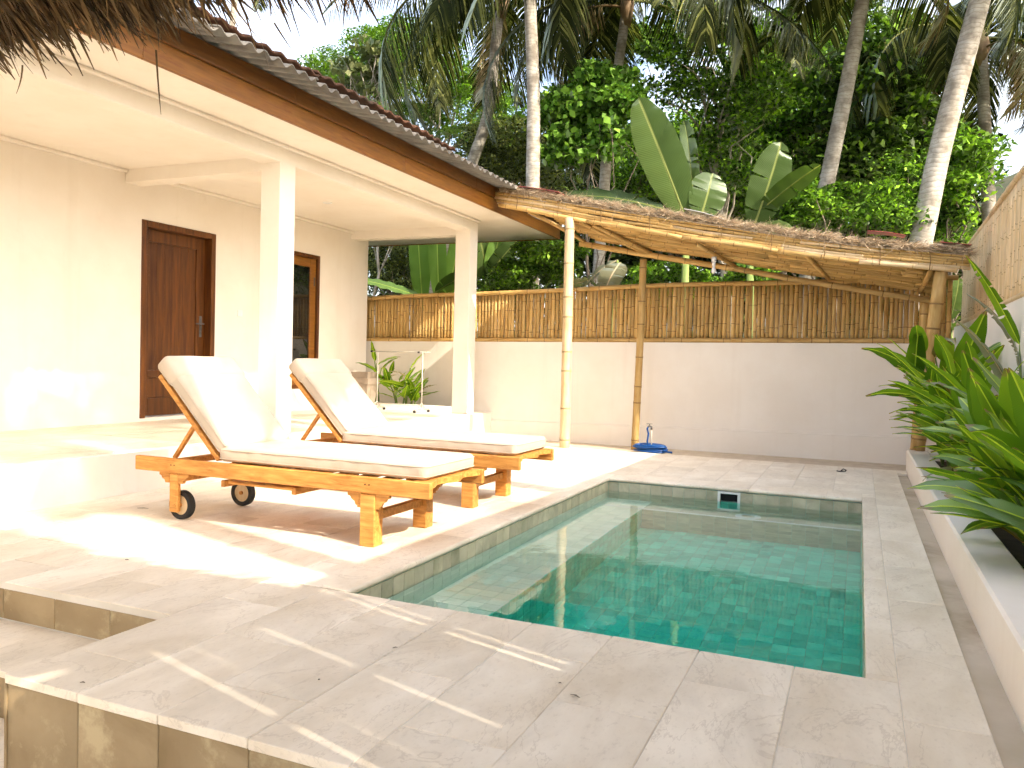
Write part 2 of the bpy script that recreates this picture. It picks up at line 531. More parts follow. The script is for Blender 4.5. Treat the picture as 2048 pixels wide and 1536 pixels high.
def palmbark():
    m, nt, out = new_mat('palm_bark')
    tc = nt.nodes.new('ShaderNodeTexCoord')
    nz = noise(nt, tc.outputs['Object'], 5, 6)
    wv = N(nt, 'ShaderNodeTexWave', wave_type='BANDS', bands_direction='Z')
    wv.inputs['Scale'].default_value = 4.6; wv.inputs['Distortion'].default_value = 7.0; wv.inputs['Detail'].default_value = 3
    nt.links.new(tc.outputs['Object'], wv.inputs['Vector'])
    c = mixc(nt, rng_node(nt, nz, .35, .65), (.22, .19, .15), (.52, .475, .40))
    c = mixc(nt, rng_node(nt, noise(nt, tc.outputs['Object'], 14, 6, .7), .56, .70, 0, .6), c, (.14, .12, .09))
    c = mixc(nt, rng_node(nt, wv.outputs['Fac'], .0, .16, .55, 0), c, (.20, .165, .13))
    p = N(nt, 'ShaderNodeBsdfPrincipled', Roughness=.9)
    p.inputs['Specular IOR Level'].default_value = .1
    nt.links.new(c, p.inputs['Base Color'])
    b = N(nt, 'ShaderNodeBump', Strength=.12, Distance=.02)
    nt.links.new(wv.outputs['Fac'], b.inputs['Height']); nt.links.new(b.outputs[0], p.inputs['Normal'])
    nt.links.new(p.outputs[0], out.inputs['Surface'])
    return m


M['palmbark'] = palmbark()


def glassmat():
    m, nt, out = new_mat('dark_window_glass')
    p = N(nt, 'ShaderNodeBsdfPrincipled', Roughness=.02)
    p.inputs['Base Color'].default_value = (.012, .013, .012, 1)
    p.inputs['Specular IOR Level'].default_value = .6
    nt.links.new(p.outputs[0], out.inputs['Surface'])
    return m


M['glass'] = glassmat()


def watermat():
    m, nt, out = new_mat('pool_water')
    g = N(nt, 'ShaderNodeBsdfGlass', Roughness=0.0, IOR=1.333)
    vec = coords(nt, (1, 1, 1), False)
    b = N(nt, 'ShaderNodeBump', Strength=.10, Distance=.02)
    nt.links.new(noise(nt, vec, 3.0, 4, .5), b.inputs['Height'])
    nt.links.new(b.outputs[0], g.inputs['Normal'])
    a = N(nt, 'ShaderNodeVolumeAbsorption', Density=.42)
    a.inputs['Color'].default_value = (.0, .94, .84, 1)
    nt.links.new(g.outputs[0], out.inputs['Surface'])
    nt.links.new(a.outputs[0], out.inputs['Volume'])
    return m


M['water'] = watermat()
LEAF = {  # tree leaf ramps paint in the contrast of dark gaps and sunlit highlights
    'rain': leafmat('rain_tree_leaf', (0.0118, 0.0295, 0.0033), (0.0815, 0.1836, 0.0136), (0.4118, 0.7001, 0.0618), .36),
    'olive': leafmat('olive_leaf', (0.0118, 0.0177, 0.004), (0.0789, 0.102, 0.0217), (0.453, 0.484, 0.1441), .3),
    'dark': leafmat('dark_leaf', (0.0054, 0.0142, 0.0023), (0.0371, 0.0802, 0.0085), (0.2621, 0.4493, 0.0487), .3),
    'bright': leafmat('bright_leaf', (0.0396, 0.0858, 0.0079), (0.1186, 0.2374, 0.0197), (0.3432, 0.5616, 0.0624), .4),
    'heart': leafmat('heart_leaf', (0.0178, 0.0446, 0.0054), (0.099, 0.2226, 0.0246), (0.3744, 0.6365, 0.0936), .4),
    'pale': leafmat('pale_leaf', (0.055, 0.077, 0.022), (0.124, 0.1488, 0.0558), (0.256, 0.264, 0.12), .3),
    'mass': leafmat('far_leaf', (0.0043, 0.0086, 0.0022), (0.016, 0.0319, 0.0053), (0.1404, 0.2184, 0.0312), .3),  # nearly black, the shade deep in the wood put into the colour
    'palm': leafmat('palm_leaflet', (0.0088, 0.0132, 0.0028), (0.0273, 0.0354, 0.0068), (0.228, 0.234, 0.072), .25, gloss=.35, rough=.4),
    'palmdry': leafmat('dry_palm_leaflet', (.16, .10, .045), (.26, .19, .09), (.36, .29, .16), .2),
    'banana': leafmat('banana_leaf', (0.0434, 0.0744, 0.0198), (0.0589, 0.0961, 0.026), (0.0868, 0.1302, 0.0347), .42, use_uv=True, gloss=.12),
    'banana_lit': leafmat('lit_banana_leaf', (.11, .20, .035), (.14, .25, .045), (.19, .31, .06), .45, use_uv=True, gloss=.12),  # banana leaf brightened: sun on the blades put into the colour
    'banana_dry': leafmat('wilted_banana_leaf', (.22, .22, .13), (.27, .27, .17), (.32, .32, .21), .25, use_uv=True),
    'ginger': leafmat('ginger_leaf', (0.084, 0.18, 0.0144), (0.168, 0.312, 0.0216), (0.3, 0.444, 0.0384), .42, use_uv=True, gloss=.2,
                      tip=(.30, .18, .10)),
    'feather': leafmat('feathery_leaf', (.045, .10, .010), (.11, .22, .018), (.24, .40, .04), .4),
    'ginger_dry': leafmat('dry_ginger_leaf', (.20, .14, .055), (.27, .21, .08), (.33, .29, .11), .3, use_uv=True, tip=(.24, .14, .07)),
}


# ------------------------------------------------------------------ the setting
HX = (-4.80, 0.30, 1.80, 9.20)          # hole in the ground under deck and pool
g = MB()
gz = -0.40
B = 260.0
for (x0, x1, y0, y1) in ((-B, B, -B, HX[2]), (-B, B, HX[3], B), (-B, HX[0], HX[2], HX[3]), (HX[1], B, HX[2], HX[3])):
    g.add([(x0, y0, gz), (x1, y0, gz), (x1, y1, gz), (x0, y1, gz)], [(0, 1, 2, 3)])
tag(g.build('ground', M['ground']), kind='structure')

# low patio in front of the deck
patio = MB().box(-9, 2.5, -6, 2.02, -.395, -.364).build('patio', M['grout']); tag(patio, kind='structure')

# deck: slab with a hole for the pool, pavers laid on it
PX0, PX1, PY0, PY1 = -2.073, .057, 2.983, 7.101
DXL, DXR, DYF, DYS, DYB = -4.886, .392, 1.712, 2.394, 9.36
XS = -2.49
deck = MB()
zs0, zs1 = -.39, -.0035
for (x0, x1, y0, y1) in ((DXL, PX0 - .02, DYS, DYB), (PX0 - .02, PX1 + .02, PY1 + .061, DYB), (PX1 + .02, DXR, DYF + .012, DYB),
                         (XS + .012, PX1 + .02, DYF + .012, PY0 - .02), (PX0 - .02, PX0 - .0199, DYS, DYS + .0001)):
    if x1 - x0 > .01: deck.box(x0, x1, y0, y1, zs0, zs1)
deck = deck.build('deck', M['grout']); tag(deck, kind='structure')
paver_cache = {}


def slab(name, x0, x1, y0, y1, z1, th, mat, parent, c=.0025, gap=.0012):
    """one stone piece with its own edges; alike pieces share mesh data"""
    a, b = x1 - x0 - 2 * gap, y1 - y0 - 2 * gap
    key = (round(a, 3), round(b, 3), th, c, mat.name)
    if key not in paver_cache:
        paver_cache[key] = MB().cbox(-a / 2, a / 2, -b / 2, b / 2, -th, 0, c).mesh(name, mat)
    o = link(name, paver_cache[key], parent)
    o.location = ((x0 + x1) / 2, (y0 + y1) / 2, z1 + random.uniform(-.0012, .0012))
    o.rotation_euler = (random.uniform(-.0015, .0015), random.uniform(-.0015, .0015), 0)
    return o


PW, PL = .331, .70
COPL = .30          # pool coping width on the left side
cols = []
x = XS
while x < DXR - .02:
    cols.append((x, min(x + PW, DXR))); x += PW
x = XS
while x > DXL + .02:
    cols.append((max(x - PW, DXL), x)); x -= PW


def cut(iv, holes):
    out_ = [iv]
    for h in holes:
        nxt = []
        for a, b in out_:
            if h[1] <= a or h[0] >= b: nxt.append((a, b)); continue
            if h[0] - a > .02: nxt.append((a, h[0]))
            if b - h[1] > .02: nxt.append((h[1], b))
        out_ = nxt
    return out_


for k, (x0, x1) in enumerate(sorted(cols)):
    left = x1 <= XS + .01
    ys = DYS if left else DYF
    off = 1.97 + (.36 if k % 2 else 0) - 4 * PL
    y = off
    while y < DYB:
        a, b = max(y, ys), min(y + PL, DYB)
        y += PL
        if b - a < .02: continue
        # pieces that meet the pool opening are cut round it
        if x1 <= PX0 - COPL or x0 >= PX1 or b <= PY0 or a >= PY1 + .30:
            if x0 >= PX1 or x1 <= PX0 - COPL or b <= PY0 or a >= PY1 + .30:
                slab('paver', x0, x1, a, b, 0, .03, M['stone'], deck); continue
        for (ya, yb) in cut((a, b), [(PY0, PY1 + .30)]):
            slab('paver', x0, x1, ya, yb, 0, .03, M['stone'], deck)
        for (xa, xb) in cut((x0, x1), [(PX0 - COPL, PX1)]):
            ya, yb = max(a, PY0), min(b, PY1 + .30)
            if yb - ya > .02: slab('paver', xa, xb, ya, yb, 0, .03, M['stone'], deck)

# cladding of the platform face and of the steps
xx = XS
while xx < 2.2:
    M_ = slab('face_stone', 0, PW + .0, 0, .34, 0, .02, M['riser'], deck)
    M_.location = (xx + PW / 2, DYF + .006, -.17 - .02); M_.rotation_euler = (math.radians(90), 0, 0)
    xx += PW
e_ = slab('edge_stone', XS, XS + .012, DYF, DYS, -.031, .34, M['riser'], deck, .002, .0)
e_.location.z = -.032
st = MB().box(-6.0, XS - .002, 2.02, DYS + .2, -.362, -.19).build('step', M['grout']); tag(st, kind='structure')
xx = XS
while xx > -6.0:
    slab('tread_stone', xx - PW * 2, xx, 2.0, DYS - .002, -.17, .025, M['stone'], st)
    a = slab('shade_toned_riser', 0, PW, 0, .135, 0, .02, M['riser'], st)
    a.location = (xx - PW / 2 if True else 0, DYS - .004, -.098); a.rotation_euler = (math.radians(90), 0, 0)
    a = slab('shade_toned_riser', 0, PW, 0, .165, 0, .02, M['riser'], st)
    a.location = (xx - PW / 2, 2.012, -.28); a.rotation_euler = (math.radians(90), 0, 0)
    xx -= PW
# patio stones at the lower level
for i in range(6):
    for j in range(5):
        slab('paving_stone', XS - .66 * (i + 1), XS - .66 * i, 2.0 - .45 * (j + 1), 2.0 - .45 * j, -.345, .02, M['stone'], patio)

# drain channel beside the planter, sand strip at the wall
ch = MB().box(DXR, .50, -1.5, 9.115, -.06, -.028).build('drain_channel', M['concrete']); tag(ch, kind='structure')
sp_ = MB().box(-5.4, 1.0, DYB, 10.5, -.12, -.05).build('sand_strip', M['sand']); tag(sp_, kind='structure')
slab('paver', DXR, .49, 9.117, DYB, 0, .03, M['stone'], deck)

# ------------------------------------------------------------------ swimming pool
WZ = -.118
FZ, BZ = -1.16, -.47
BX, BY = -1.66, 6.72
pool = empty('swimming_pool', ((PX0 + PX1) / 2, (PY0 + PY1) / 2, FZ), 'rectangular plunge pool of green stone tiles set in the pale deck', 'pool')
pool_loc = Vector(pool.location)


def padopt(o, parent=pool):
    o.parent = parent
    o.location = Vector(o.location) - Vector(parent.location)
    return o


shell = MB()
t = .06
shell.box(PX0 - t, PX1 + t, PY0 - t, PY1 + t, FZ - .1, FZ - .004)
shell.box(PX0 - t, PX0 - .004, PY0 - t, PY1 + t, FZ - .004, -.035)
shell.box(PX1 + .004, PX1 + t, PY0 - t, PY1 + t, FZ - .004, -.035)
shell.box(PX0 - .004, PX1 + .004, PY0 - t, PY0 - .004, FZ - .004, -.035)
for (xa, xb, za, zb_) in ((PX0 - .004, -1.09, FZ - .004, -.035), (-.90, PX1 + .004, FZ - .004, -.035), (-1.09, -.90, FZ - .004, -.16)):
    shell.box(xa, xb, PY1 + .004, PY1 + t, za, zb_)
padopt(shell.build('shell', M['poolgrout']))
bench = MB().box(PX0 - .003, BX - .004, PY0 - .003, PY1 + .003, FZ - .003, BZ - .004)
bench.box(BX - .004, PX1 + .003, BY + .004, PY1 + .003, FZ - .003, BZ - .004)
bench = padopt(bench.build('bench', M['poolgrout']))
tile_cache = {}
pool_tiles = []                 # (centre, normal axis, size a, size b, material key)


def tiles(o, ua, ub, La, Lb, ta, tb, nrm, mk, stagger=False, g=.002):
    o = Vector(o); ua = Vector(ua); ub = Vector(ub)
    nb = max(1, round(Lb / tb)); na = max(1, round(La / ta)); sa = La / na; sb = Lb / nb
    for j in range(nb):
        sh = (.5 if (stagger and j % 2) else 0)
        for i in range(na + (1 if sh else 0)):
            a0 = max(0, (i - sh) * sa); a1 = min(La, (i + 1 - sh) * sa)
            if a1 - a0 < .02: continue
            c = o + ua * (a0 + a1) / 2 + ub * (j + .5) * sb
            pool_tiles.append((c, nrm, ua, ub, a1 - a0 - g, sb - g, mk))


TS = .102
tiles((PX0, PY0, FZ), (1, 0, 0), (0, 1, 0), PX1 - PX0, BY - PY0, .087, .10, (0, 0, 1), 'pooltile')
tiles((PX0, PY0, BZ), (1, 0, 0), (0, 1, 0), BX - PX0, PY1 - PY0, TS, TS, (0, 0, 1), 'benchtile')
tiles((BX, BY, BZ), (1, 0, 0), (0, 1, 0), PX1 - BX, PY1 - BY, TS, TS * 1.3, (0, 0, 1), 'linetile')
tiles((BX, PY0, FZ), (0, 1, 0), (0, 0, 1), BY - PY0, BZ - FZ, TS, TS, (1, 0, 0), 'pooltile')
tiles((BX, BY, FZ), (1, 0, 0), (0, 0, 1), PX1 - BX, BZ - FZ, TS, TS, (0, -1, 0), 'linetile')
tiles((PX1, PY0, FZ), (0, 1, 0), (0, 0, 1), PY1 - PY0, BZ - FZ, TS, TS, (-1, 0, 0), 'pooltile')
tiles((BX, PY0, FZ), (1, 0, 0), (0, 0, 1), PX1 - BX, BZ - FZ, TS, TS, (0, 1, 0), 'pooltile')
for (o_, ua, La, nn) in (((PX0, PY0), (0, 1, 0), PY1 - PY0, (1, 0, 0)), ((PX1, PY0), (0, 1, 0), PY1 - PY0, (-1, 0, 0)),
                         ((PX0, PY0), (1, 0, 0), PX1 - PX0, (0, 1, 0))):
    tiles((o_[0], o_[1], BZ), ua, (0, 0, 1), La, -.155 - BZ, TS, .08, nn, 'benchtile')
    tiles((o_[0], o_[1], -.155), ua, (0, 0, 1), La, .12, TS, .12, nn, 'linetile')
SKX0, SKX1, SKZ0, SKZ1 = -1.09, -.90, -.16, -.035
for (xa, xb) in ((PX0, SKX0), (SKX1, PX1)):
    tiles((xa, PY1, BZ), (1, 0, 0), (0, 0, 1), xb - xa, -.155 - BZ, TS, .08, (0, -1, 0), 'linetile')
    tiles((xa, PY1, -.155), (1, 0, 0), (0, 0, 1), xb - xa, .12, TS, .12, (0, -1, 0), 'linetile')
tiles((SKX0, PY1, BZ), (1, 0, 0), (0, 0, 1), SKX1 - SKX0, SKZ0 - BZ, TS, .08, (0, -1, 0), 'pooltile')


def importance(tl):
    c = np.array(tl[0]) - CAM
    if tl[1][1] > .5 or tl[1][0] < -.5: return 1e9 + c @ FW      # faces turned away from the photograph
    pz = c @ FW
    r = tl[4] * tl[5] * abs(np.dot(c / np.linalg.norm(c), np.array(tl[1]))) / pz ** 2
    return -r


pool_tiles.sort(key=importance)
rest = {'pooltile': MB(), 'linetile': MB(), 'benchtile': MB()}
for i, (c, nr, ua, ub, a, b, mk) in enumerate(pool_tiles):
    nr = Vector(nr)
    Mx = Matrix(((ua.x, ub.x, nr.x, 0), (ua.y, ub.y, nr.y, 0), (ua.z, ub.z, nr.z, 0), (0, 0, 0, 1)))
    c = c + nr * random.uniform(-.0015, .0010)
    if i < 300:
        key = (round(a, 3), round(b, 3), mk)
        if key not in tile_cache:
            tile_cache[key] = MB().cbox(-a / 2, a / 2, -b / 2, b / 2, -.010, 0, .002).mesh('tile', M[mk])
        o = link('tile', tile_cache[key], pool)
        Mx.translation = c - pool_loc
        o.matrix_local = Mx
    else:
        Mx.translation = c - pool_loc
        rest[mk].cbox(-a / 2, a / 2, -b / 2, b / 2, -.010, 0, .002, 0, Mx)
for k_, mb_ in rest.items():
    if mb_.v:
        o = mb_.build('small_tiles', M[k_], pool); o['kind'] = 'stuff'
# coping stones with a rounded nose over the water
nose = 10


def coping(a0, a1, side):
    r = .016; ov = .012; pr = []
    # profile (distance outwards from pool edge, z)
    for q in range(nose + 1):
        th = -math.pi / 2 + math.pi * q / nose
        pr.append((-ov + r - r * math.cos(th) * 1.0 - .0, -r + r * math.sin(th)))
    wdt = COPL if side in 'LB' else .012
    pr = pr + [(wdt, 0), (wdt, -.032)]
    m_ = MB(); vs = []; n_ = len(pr)
    for tt in (a0 + .0015, a1 - .0015):
        for d_, z_ in pr:
            if side == 'L': vs.append((PX0 - d_, tt, z_ + .0015))
            elif side == 'B': vs.append((tt, PY1 + d_, z_ + .0015))
    fs = [(i, (i + 1) % n_, n_ + (i + 1) % n_, n_ + i) for i in range(n_)] + [tuple(range(n_)), tuple(range(2 * n_ - 1, n_ - 1, -1))]
    m_.add(vs, fs)
    o = m_.build('coping_stone', M['stone'], None)
    padopt(o)
    return o


yy = PY0
while yy < PY1 + .29:
    y2 = min(yy + .62, PY1 + .30); coping(yy, y2, 'L'); yy = y2
xx = PX0
while xx < PX1 - .01:
    x2 = min(xx + .62, PX1); coping(xx, x2, 'B'); xx = x2
# skimmer box with white frame, round fitting on the bench
sk = MB()
sk.box(SKX0, SKX0 + .022, PY1 - .012, PY1 + .03, SKZ0, SKZ1); sk.box(SKX1 - .022, SKX1, PY1 - .012, PY1 + .03, SKZ0, SKZ1)
sk.box(SKX0 + .022, SKX1 - .022, PY1 - .012, PY1 + .03, SKZ1 - .018, SKZ1)
skm = sk.build('skimmer', M['white']); padopt(skm)
pf = MB().box(SKX0 + .001, SKX1 - .001, PY1 + .036, PY1 + .058, SKZ0 - .02, SKZ1).build('opening', M['black'], skm)  # solid black panel in place of the shaded recess
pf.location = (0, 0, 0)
rg = MB().ring((-.80, 6.84, BZ + .012), 'z', .055, .105, .02, 32).build('drain_ring', M['white']); padopt(rg)
padopt(MB().cbox(PX0 + .002, PX1 - .002, BY - .006, BY + .034, BZ - .02, BZ + .006, .005).build('bench_nosing', M['white']))
# water body
wt = MB().box(PX0 - .0115, PX1 + .0115, PY0 - .0115, PY1 + .0115, FZ - .0115, WZ)
water = wt.build('water', M['water']); tag(water, kind='structure')

# ------------------------------------------------------------------ terrace and house
ZT, XT, XC, XW = .305, -4.886, -4.916, -6.866
ter = MB().cbox(-12, XT, -6, 9.80, -.35, ZT, .006)
ter = ter.build('terrace', M['plaster']); tag(ter, kind='structure')
MB().cbox(-5.15, XT + .08, 9.46, 10.445, -.3, ZT - .0025, .006).build('pedestal', M['plaster'], ter)
# cream floor screed pieces of the terrace
for i in range(2):
    for j in range(11):
        xa = XT - .04 - (XT - .04 - XW) * i / 2; xb = XT - .04 - (XT - .04 - XW) * (i + 1) / 2
        slab('floor_tile', xb, xa, 1.0 + .8 * j, min(9.74, 1.8 + .8 * j), ZT + .006, .012, M['stone'], ter, .002, .001)

villa = empty('villa', (XW, 6, ZT), 'white single storey villa with open veranda and grey corrugated roof', 'house')
VL = Vector(villa.location)


def va(o, parent=None):
    p = parent or villa
    o.parent = p
    off = VL if p is villa else Vector((0, 0, 0))
    o.location = Vector(o.location) - off
    return o


D1 = (6.15, 7.19, .345, 2.413)            # door: y0 y1 z0 z1
D2 = (8.02, 9.14, .60, 2.413)             # glazed window door
wall = MB()
ZC = 2.87
ye = 10.32
for (y0, y1, z0, z1) in ((-6, D1[0], ZT - .3, 3.3), (D1[1], D2[0], ZT - .3, 3.3), (D2[1], ye, ZT - .3, 3.3),
                         (D1[0], D1[1], D1[3], 3.3), (D1[0], D1[1], ZT - .3, D1[2]), (D2[0], D2[1], D2[3], 3.3), (D2[0], D2[1], ZT - .3, D2[2])):
    wall.box(XW - .18, XW, y0, y1, z0, z1)
va(wall.build('wall', M['plaster']))
va(MB().box(-12, XW - .18, 10.15, ye, ZT - .3, 3.3).build('end_wall', M['plaster']))
ZB = 2.806; ZS = 2.967
YC1, YC2 = 5.935, 10.046
for yc in (YC1, YC2 - .23):
    pass
va(MB().cbox(XC - .22, XC, YC1, YC1 + .22, ZT, ZB + .02, .005).build('column', M['plaster']))
va(MB().cbox(XC - .225, XC, YC2 - .2, YC2 + .03, ZT, ZB + .02, .005).build('column', M['plaster']))
va(MB().cbox(XC - .219, XC + .001, -6, YC2 + .028, ZB, 3.15, .005).build('beam', M['plaster']))
va(MB().cbox(XW + .001, XC - .2, YC1 + .002, YC1 + .2, 2.74, 3.1, .004).build('cross_beam', M['plaster']))
va(MB().cbox(XW - .17, XC - .2, YC2 - .17, YC2 + .025, 2.752, 3.1, .004).build('cross_beam', M['plaster']))
va(MB().box(XW + .0, XC - .1, -6, YC2, ZC, ZC + .05).build('ceiling', M['plaster']))
XE, YE = -4.36, 11.86
sf = MB().box(XC - .05, XE - .03, -6, YE - .01, ZS, ZS + .03)
sf.box(-12, XC - .05, YC2 + .03, YE - .01, ZS, ZS + .03)
va(sf.build('soffit', M['plaster']))
cn = MB()
for (x0, x1, z1) in ((XW, XW + .05, ZC), (XC - .219 - .05, XC - .2195, ZC)):
    for (y0, y1) in ((-6, YC1 + .002), (YC1 + .2, YC2 - .17)):
        cn.cbox(x0, x1, y0, y1, z1 - .035, z1, .008)
cn.cbox(XC + .001, XC + .045, -6, YC2 + .02, ZS - .03, ZS, .008)
va(cn.build('cornice', M['plaster']))
# fascia boards, two courses in lengths
for (z0, z1, xo, seg) in ((ZS - .012, 3.115, 0, (-6, -.5, 3.9, 7.2, 9.9, YE)), (3.115, 3.25, .03, (-6, 1.5, 5.4, 8.8, YE))):
    for a, b in zip(seg[:-1], seg[1:]):
        va(MB().cbox(XE - .03 + xo, XE + xo, a + .001, b - .001, z0 + .001, z1, .003).build('fascia_board', M['fascia_shaded' if xo else 'fascia']))
va(MB().cbox(-12, XE - .032, YE - .005, YE + .025, ZS - .012, 3.25, .003).build('fascia_board', M['fascia']))


def corrugated(name, mat, xe, ze, xi, zi, y0, y1, pitch, amp, th, parent):
    n = int((y1 - y0) / pitch * 8)
    vs = []; fs = []
    ys = np.linspace(y0, y1, n + 1)
    for yv in ys:
        wv = amp * math.cos(2 * math.pi * (yv - y0) / pitch)
        for (xx_, zz_) in ((xe, ze), (xi, zi)):
            for d_ in (0, th): vs.append((xx_, yv, zz_ + wv + d_))
    for i in range(n):
        a = i * 4; b = a + 4
        fs += [(a, b, b + 2, a + 2), (a + 1, a + 3, b + 3, b + 1), (a, a + 1, b + 1, b), (a + 2, b + 2, b + 3, a + 3)]
    fs += [(0, 2, 3, 1), (n * 4, n * 4 + 1, n * 4 + 3, n * 4 + 2)]
    return va(MB().add(vs, fs).build(name, mat, None, True))


yy = -6.0
while yy < YE - .2:                     # grey cement sheets, one by one
    y2 = min(yy + 1.02, YE + .1)
    corrugated('roof_sheet', M['asbestos'], -4.01 + random.uniform(-.012, .012), 3.205 + random.uniform(-.006, .006), -6.0, 3.205 + .22 * 1.99, yy, y2 + .05, .15, .022, .010, villa)
    yy = y2
yy = -6.0
while yy < 7.7:                         # browner tile course above
    y2 = min(yy + .95, 7.82)
    corrugated('roof_tile', M['rooftile'], -4.14 + random.uniform(-.03, .03), 3.325 + random.uniform(-.014, .014), -5.9, 3.325 + .22 * 1.76, yy, y2 + .04, .17, .013, .022, villa)
    yy = y2
rf = MB().box(-12, -5.9, -6, 11.9, 3.9, 3.95)
va(rf.build('upper_roof', M['asbestos']))

# timber door
door = empty('door', (0, 0, 0)); va(door); door.location = (XW - VL.x, D1[0] - VL.y, D1[2] - VL.z)
dw, dh = D1[1] - D1[0], D1[3] - D1[2]
fr = MB(); fx0, fx1 = -.16, .012; fwid = .065
fr.cbox(fx0, fx1, .001, fwid, 0, dh - .001); fr.cbox(fx0, fx1, dw - fwid, dw - .001, 0, dh - .001); fr.cbox(fx0, fx1, fwid, dw - fwid, dh - fwid, dh - .001)
fr.build('door_frame', M['doorwood'], door)
lf = MB(); lx0, lx1 = -.135, -.095
y0, y1 = fwid + .002, dw - fwid - .002; stile = .12
lf.cbox(lx0, lx1, y0, y0 + .03 + .0, .012, dh - fwid - .003, .002)
lf.cbox(lx0, lx1, y0 + .0305, y0 + stile, .012, dh - fwid - .003, .002)
lf.cbox(lx0, lx1, y1 - stile, y1, .012, dh - fwid - .003, .002)
lf.cbox(lx0, lx1, y0 + stile + .001, y1 - stile - .001, dh - fwid - .003 - .13, dh - fwid - .003, .002)
lf.cbox(lx0, lx1, y0 + stile + .001, y1 - stile - .001, .012, .20, .002)
lf.cbox(lx0, lx1, y0 + stile + .001, y1 - stile - .001, .42, .50, .002)
leaf_o = lf.build('door_leaf', M['doorwood'], door)
nb = 6
pa, pb = y0 + stile + .001, y1 - stile - .001
for i in range(nb):
    a = pa + (pb - pa) * i / nb; b = pa + (pb - pa) * (i + 1) / nb
    MB().cbox(lx0 + .01, lx1 - .014, a + .0004, b - .0004, .501, dh - fwid - .134, .0015).build('panel_board', M['doorwood'], leaf_o)
MB().cbox(lx0 + .01, lx1 - .014, pa, pb, .201, .419, .006).build('lower_panel', M['doorwood'], leaf_o)
hd = MB()
hy = y1 - .055
hd.cbox(lx1, lx1 + .008, hy - .02, hy + .02, .88, 1.12, .003)
hd.tube([(lx1, hy, 1.03), (lx1 + .055, hy, 1.03), (lx1 + .06, hy - .01, 1.03), (lx1 + .06, hy - .12, 1.028)], .009, 8)
hd.tube([(lx1, hy, .94), (lx1 + .014, hy, .94)], .011, 10)
hd.build('handle', M['steel'], door, True)
# glazed door
gd = empty('glazed_door', (0, 0, 0)); va(gd); gd.location = (XW - VL.x, D2[0] - VL.y, D2[2] - VL.z)
gw, gh = D2[1] - D2[0], D2[3] - D2[2]
fr = MB()
fr.cbox(-.14, .012, .001, .05, 0, gh - .001); fr.cbox(-.14, .012, gw - .05, gw - .001, 0, gh - .001); fr.cbox(-.14, .012, .05, gw - .05, gh - .05, gh - .001); fr.cbox(-.14, .012, .05, gw - .05, 0, .05)
fr.build('door_frame', M['doorwood'], gd)
sa = MB()
sa.cbox(-.06, -.02, .052, .15, .052, gh - .052); sa.cbox(-.06, -.02, gw - .17, gw - .052, .052, gh - .052)
sa.cbox(-.06, -.02, .151, gw - .171, gh - .17, gh - .052); sa.cbox(-.06, -.02, .151, gw - .171, .052, .19)
sash = sa.build('sash', M['fascia'], gd)
MB().box(-.045, -.038, .15, gw - .17, .189, gh - .169).build('pane', M['glass'], sash)
MB().cbox(-.02, -.008, gw - .10, gw - .085, gh - .42, gh - .30, .002).build('hinge', M['steel'], gd)
# switch, socket, ceiling spot
sw = MB().cbox(XW, XW + .012, 7.56, 7.64, 1.49, 1.57, .004); sw.cbox(XW + .012, XW + .016, 7.605, 7.632, 1.505, 1.555, .001)
va(sw.build('light_switch', M['white']))
va(MB().cbox(XW, XW + .014, 7.60, 7.66, .66, .73, .006).build('socket', M['white']))
dl = MB().ring((-5.878, 7.953, ZC - .004), 'z', .035, .055, .008, 20).build('downlight', M['white']); va(dl)

# ------------------------------------------------------------------ bamboo
def culm_mesh(L, r, nodes, seed, mats, n=9, taper=.94, bow=.012):
    rs = random.Random(seed)
    zs = sorted([L * (i + rs.uniform(.25, .75)) / nodes for i in range(nodes)])
    rings = [(0, r)]; mi = []
    b1 = rs.uniform(-bow, bow) * min(1, L); b2 = rs.uniform(-bow, bow) * min(1, L)
    for z in zs:
        k = r * (1 - (1 - taper) * z / L)
        h = .16 * r + .002
        rings += [(z - h * 2.5, k * .985), (z - h, k * 1.06), (z - h * .3, k * .99), (z + h * .5, k * 1.07), (z + h * 2.4, k * .985)]
    rings.append((L, r * taper))
    m_ = MB(); pts = []; rad = []
    vs = []; fs = []; mm = []
    for z, k in rings:
        q = math.sin(math.pi * z / L)
        for i in range(n):
            a = 2 * math.pi * i / n
            vs.append((k * math.cos(a) + b1 * q, k * math.sin(a) + b2 * q, z))
    for j in range(len(rings) - 1):
        dark = j > 0 and (j - 1) % 5 in (1, 2)
        for i in range(n):
            i2 = (i + 1) % n
            fs.append((j * n + i, j * n + i2, (j + 1) * n + i2, (j + 1) * n + i)); mm.append(1 if dark else 0)
    fs.append(tuple(range(n - 1, -1, -1))); mm.append(0)
    fs.append(tuple((len(rings) - 1) * n + i for i in range(n))); mm.append(0)
    m_.v = vs; m_.f = fs; m_.m = mm
    me = m_.mesh('bamboo', mats, True)
    return me


BAM = [M['bamboo'], M['bamboo_node']]
PAL = [M['bamboo_pale'], M['bamboo_pale_node']]
culm_cache = {}


